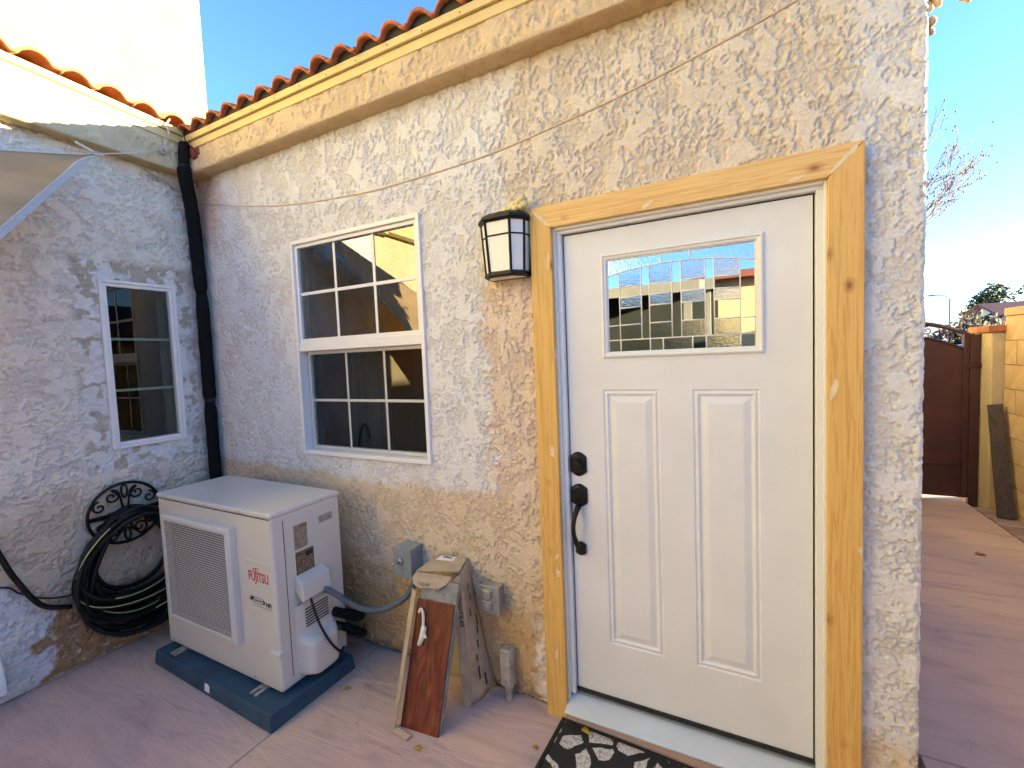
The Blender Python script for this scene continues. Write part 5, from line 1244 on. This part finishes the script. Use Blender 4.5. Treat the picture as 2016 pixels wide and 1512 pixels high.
obj('pole', MB().tube([(0, 0, 0), (0, 0, 4.3)], [.075, .05], 8), M['lamp_post'], lp_, smooth=True)
obj('arm', MB().tube([(0, 0, 4.25), (-.25, .05, 4.48), (-.75, .1, 4.55)], .035, 6), M['lamp_post'], lp_, smooth=True)
obj('lamp_head', MB().box(-1.05, -.68, .02, .2, 4.50, 4.60), M['lamp_post'], lp_, bevel=0.02)
def car(label, loc, rz, paint):
    t = thing('parked_car', label, 'car', loc, rz, 'cars parked along the street')
    def sect(y, pts): return [(x, y, z) for x, z in pts]
    side_ = [(-2.2, .35), (-2.25, .65), (-2.1, .88), (-1.15, .98), (-.55, 1.44), (.75, 1.47), (1.55, 1.02), (2.15, .95), (2.25, .6), (2.2, .35)]
    obj('body', MB().prism(sect(-.86, side_), (0, 1.72, 0)), paint, t, bevel=0.06, seg=3)
    for s_ in (-1, 1):
        obj('window', MB().prism([(-1.0, s_*.865, 1.0), (-.5, s_*.865, 1.38), (.70, s_*.865, 1.40), (1.3, s_*.865, 1.04)], (0, s_*.006, 0)), M['car_glass'], t)
        for x in (-1.35, 1.4):
            wh_ = obj('wheel', MB().cyl((x, s_*.70, .32), (x, s_*.88, .32), .32, 20), M['black_rubber'], t, bevel=0.02); obj('rim', MB().cyl((x, s_*.872, .32), (x, s_*.89, .32), .20, 16), M['galv'], wh_)
    obj('windscreen', MB().hexa([(-1.13, -.70, 1.0), (-1.13, .70, 1.0), (-.58, .62, 1.42), (-.58, -.62, 1.42), (-1.15, -.70, 1.02), (-1.15, .70, 1.02), (-.60, .62, 1.44), (-.60, -.62, 1.44)]), M['car_glass'], t)
    for y in (-.6, .6): obj('headlight', MB().box(-2.262, -2.2, y-.16, y+.16, .66, .78), M['alu'], t, bevel=0.02)
    return t
car('blue car glimpsed through the gate scrollwork', (8.9, 17.6, -0.004), R(14), M['car_blue'])
car('white car glimpsed through the gate scrollwork left of the blue one', (6.0, 17.2, -0.004), R(95), M['car_white'])
hl = MB(); v = []; f = []; n = 90
for i in range(n+1):
    a = R(-100+200*i/n); rd = 900; hgt = 34+16*math.sin(i*.55)+9*math.sin(i*1.7+1)+5*math.sin(i*3.9)
    v += [(rd*math.sin(a), rd*math.cos(a), -2), ((rd+220)*math.sin(a), (rd+220)*math.cos(a), hgt), ((rd+700)*math.sin(a), (rd+700)*math.cos(a), -2)]
for i in range(n): a = i*3; f += [(a, a+3, a+4, a+1), (a+1, a+4, a+5, a+2)]
tag(obj('hills', hl.add(v, f), M['hill'], smooth=True), kind='structure')

# ================================================================== BEHIND AND BESIDE THE CAMERA (mirrored in the panes, plus an added sun blocker)
nb = far_house('unseen house added right of the yard to block low sun', (12.2, -4.0, -0.05), R(90), 18, 8, 2.5, 0.9, M['stucco_cream'], M['roof_red'])  # unseen house, its ridge height set to shade the lower left wing
pc = thing('patio_cover', 'grey patio cover mirrored in the leaded door glass', 'patio cover', (0.2, -8.6, 0))
obj('roof_slab', MB().hexa([(-5, -2.5, 3.25), (2.5, -2.5, 3.25), (2.5, 1.4, 2.75), (-5, 1.4, 2.75), (-5, -2.5, 3.45), (2.5, -2.5, 3.45), (2.5, 1.4, 2.95), (-5, 1.4, 2.95)]), M['roof_grey'], pc)
for x in (-4.6, -1.2, 2.2): obj('post', MB().box(x-.07, x+.07, 1.1, 1.24, 0, 2.76), M['roof_grey'], pc)
obj('back_wall', MB().box(-5, 2.5, -2.5, -2.3, 0, 3.24), M['room'], pc)
far_house('tan house mirrored in the right end of the door glass', (7.2, -15.5, -0.05), R(2), 9, 7, 3.7, 0.5, M['stucco_cream'], M['roof_red'])
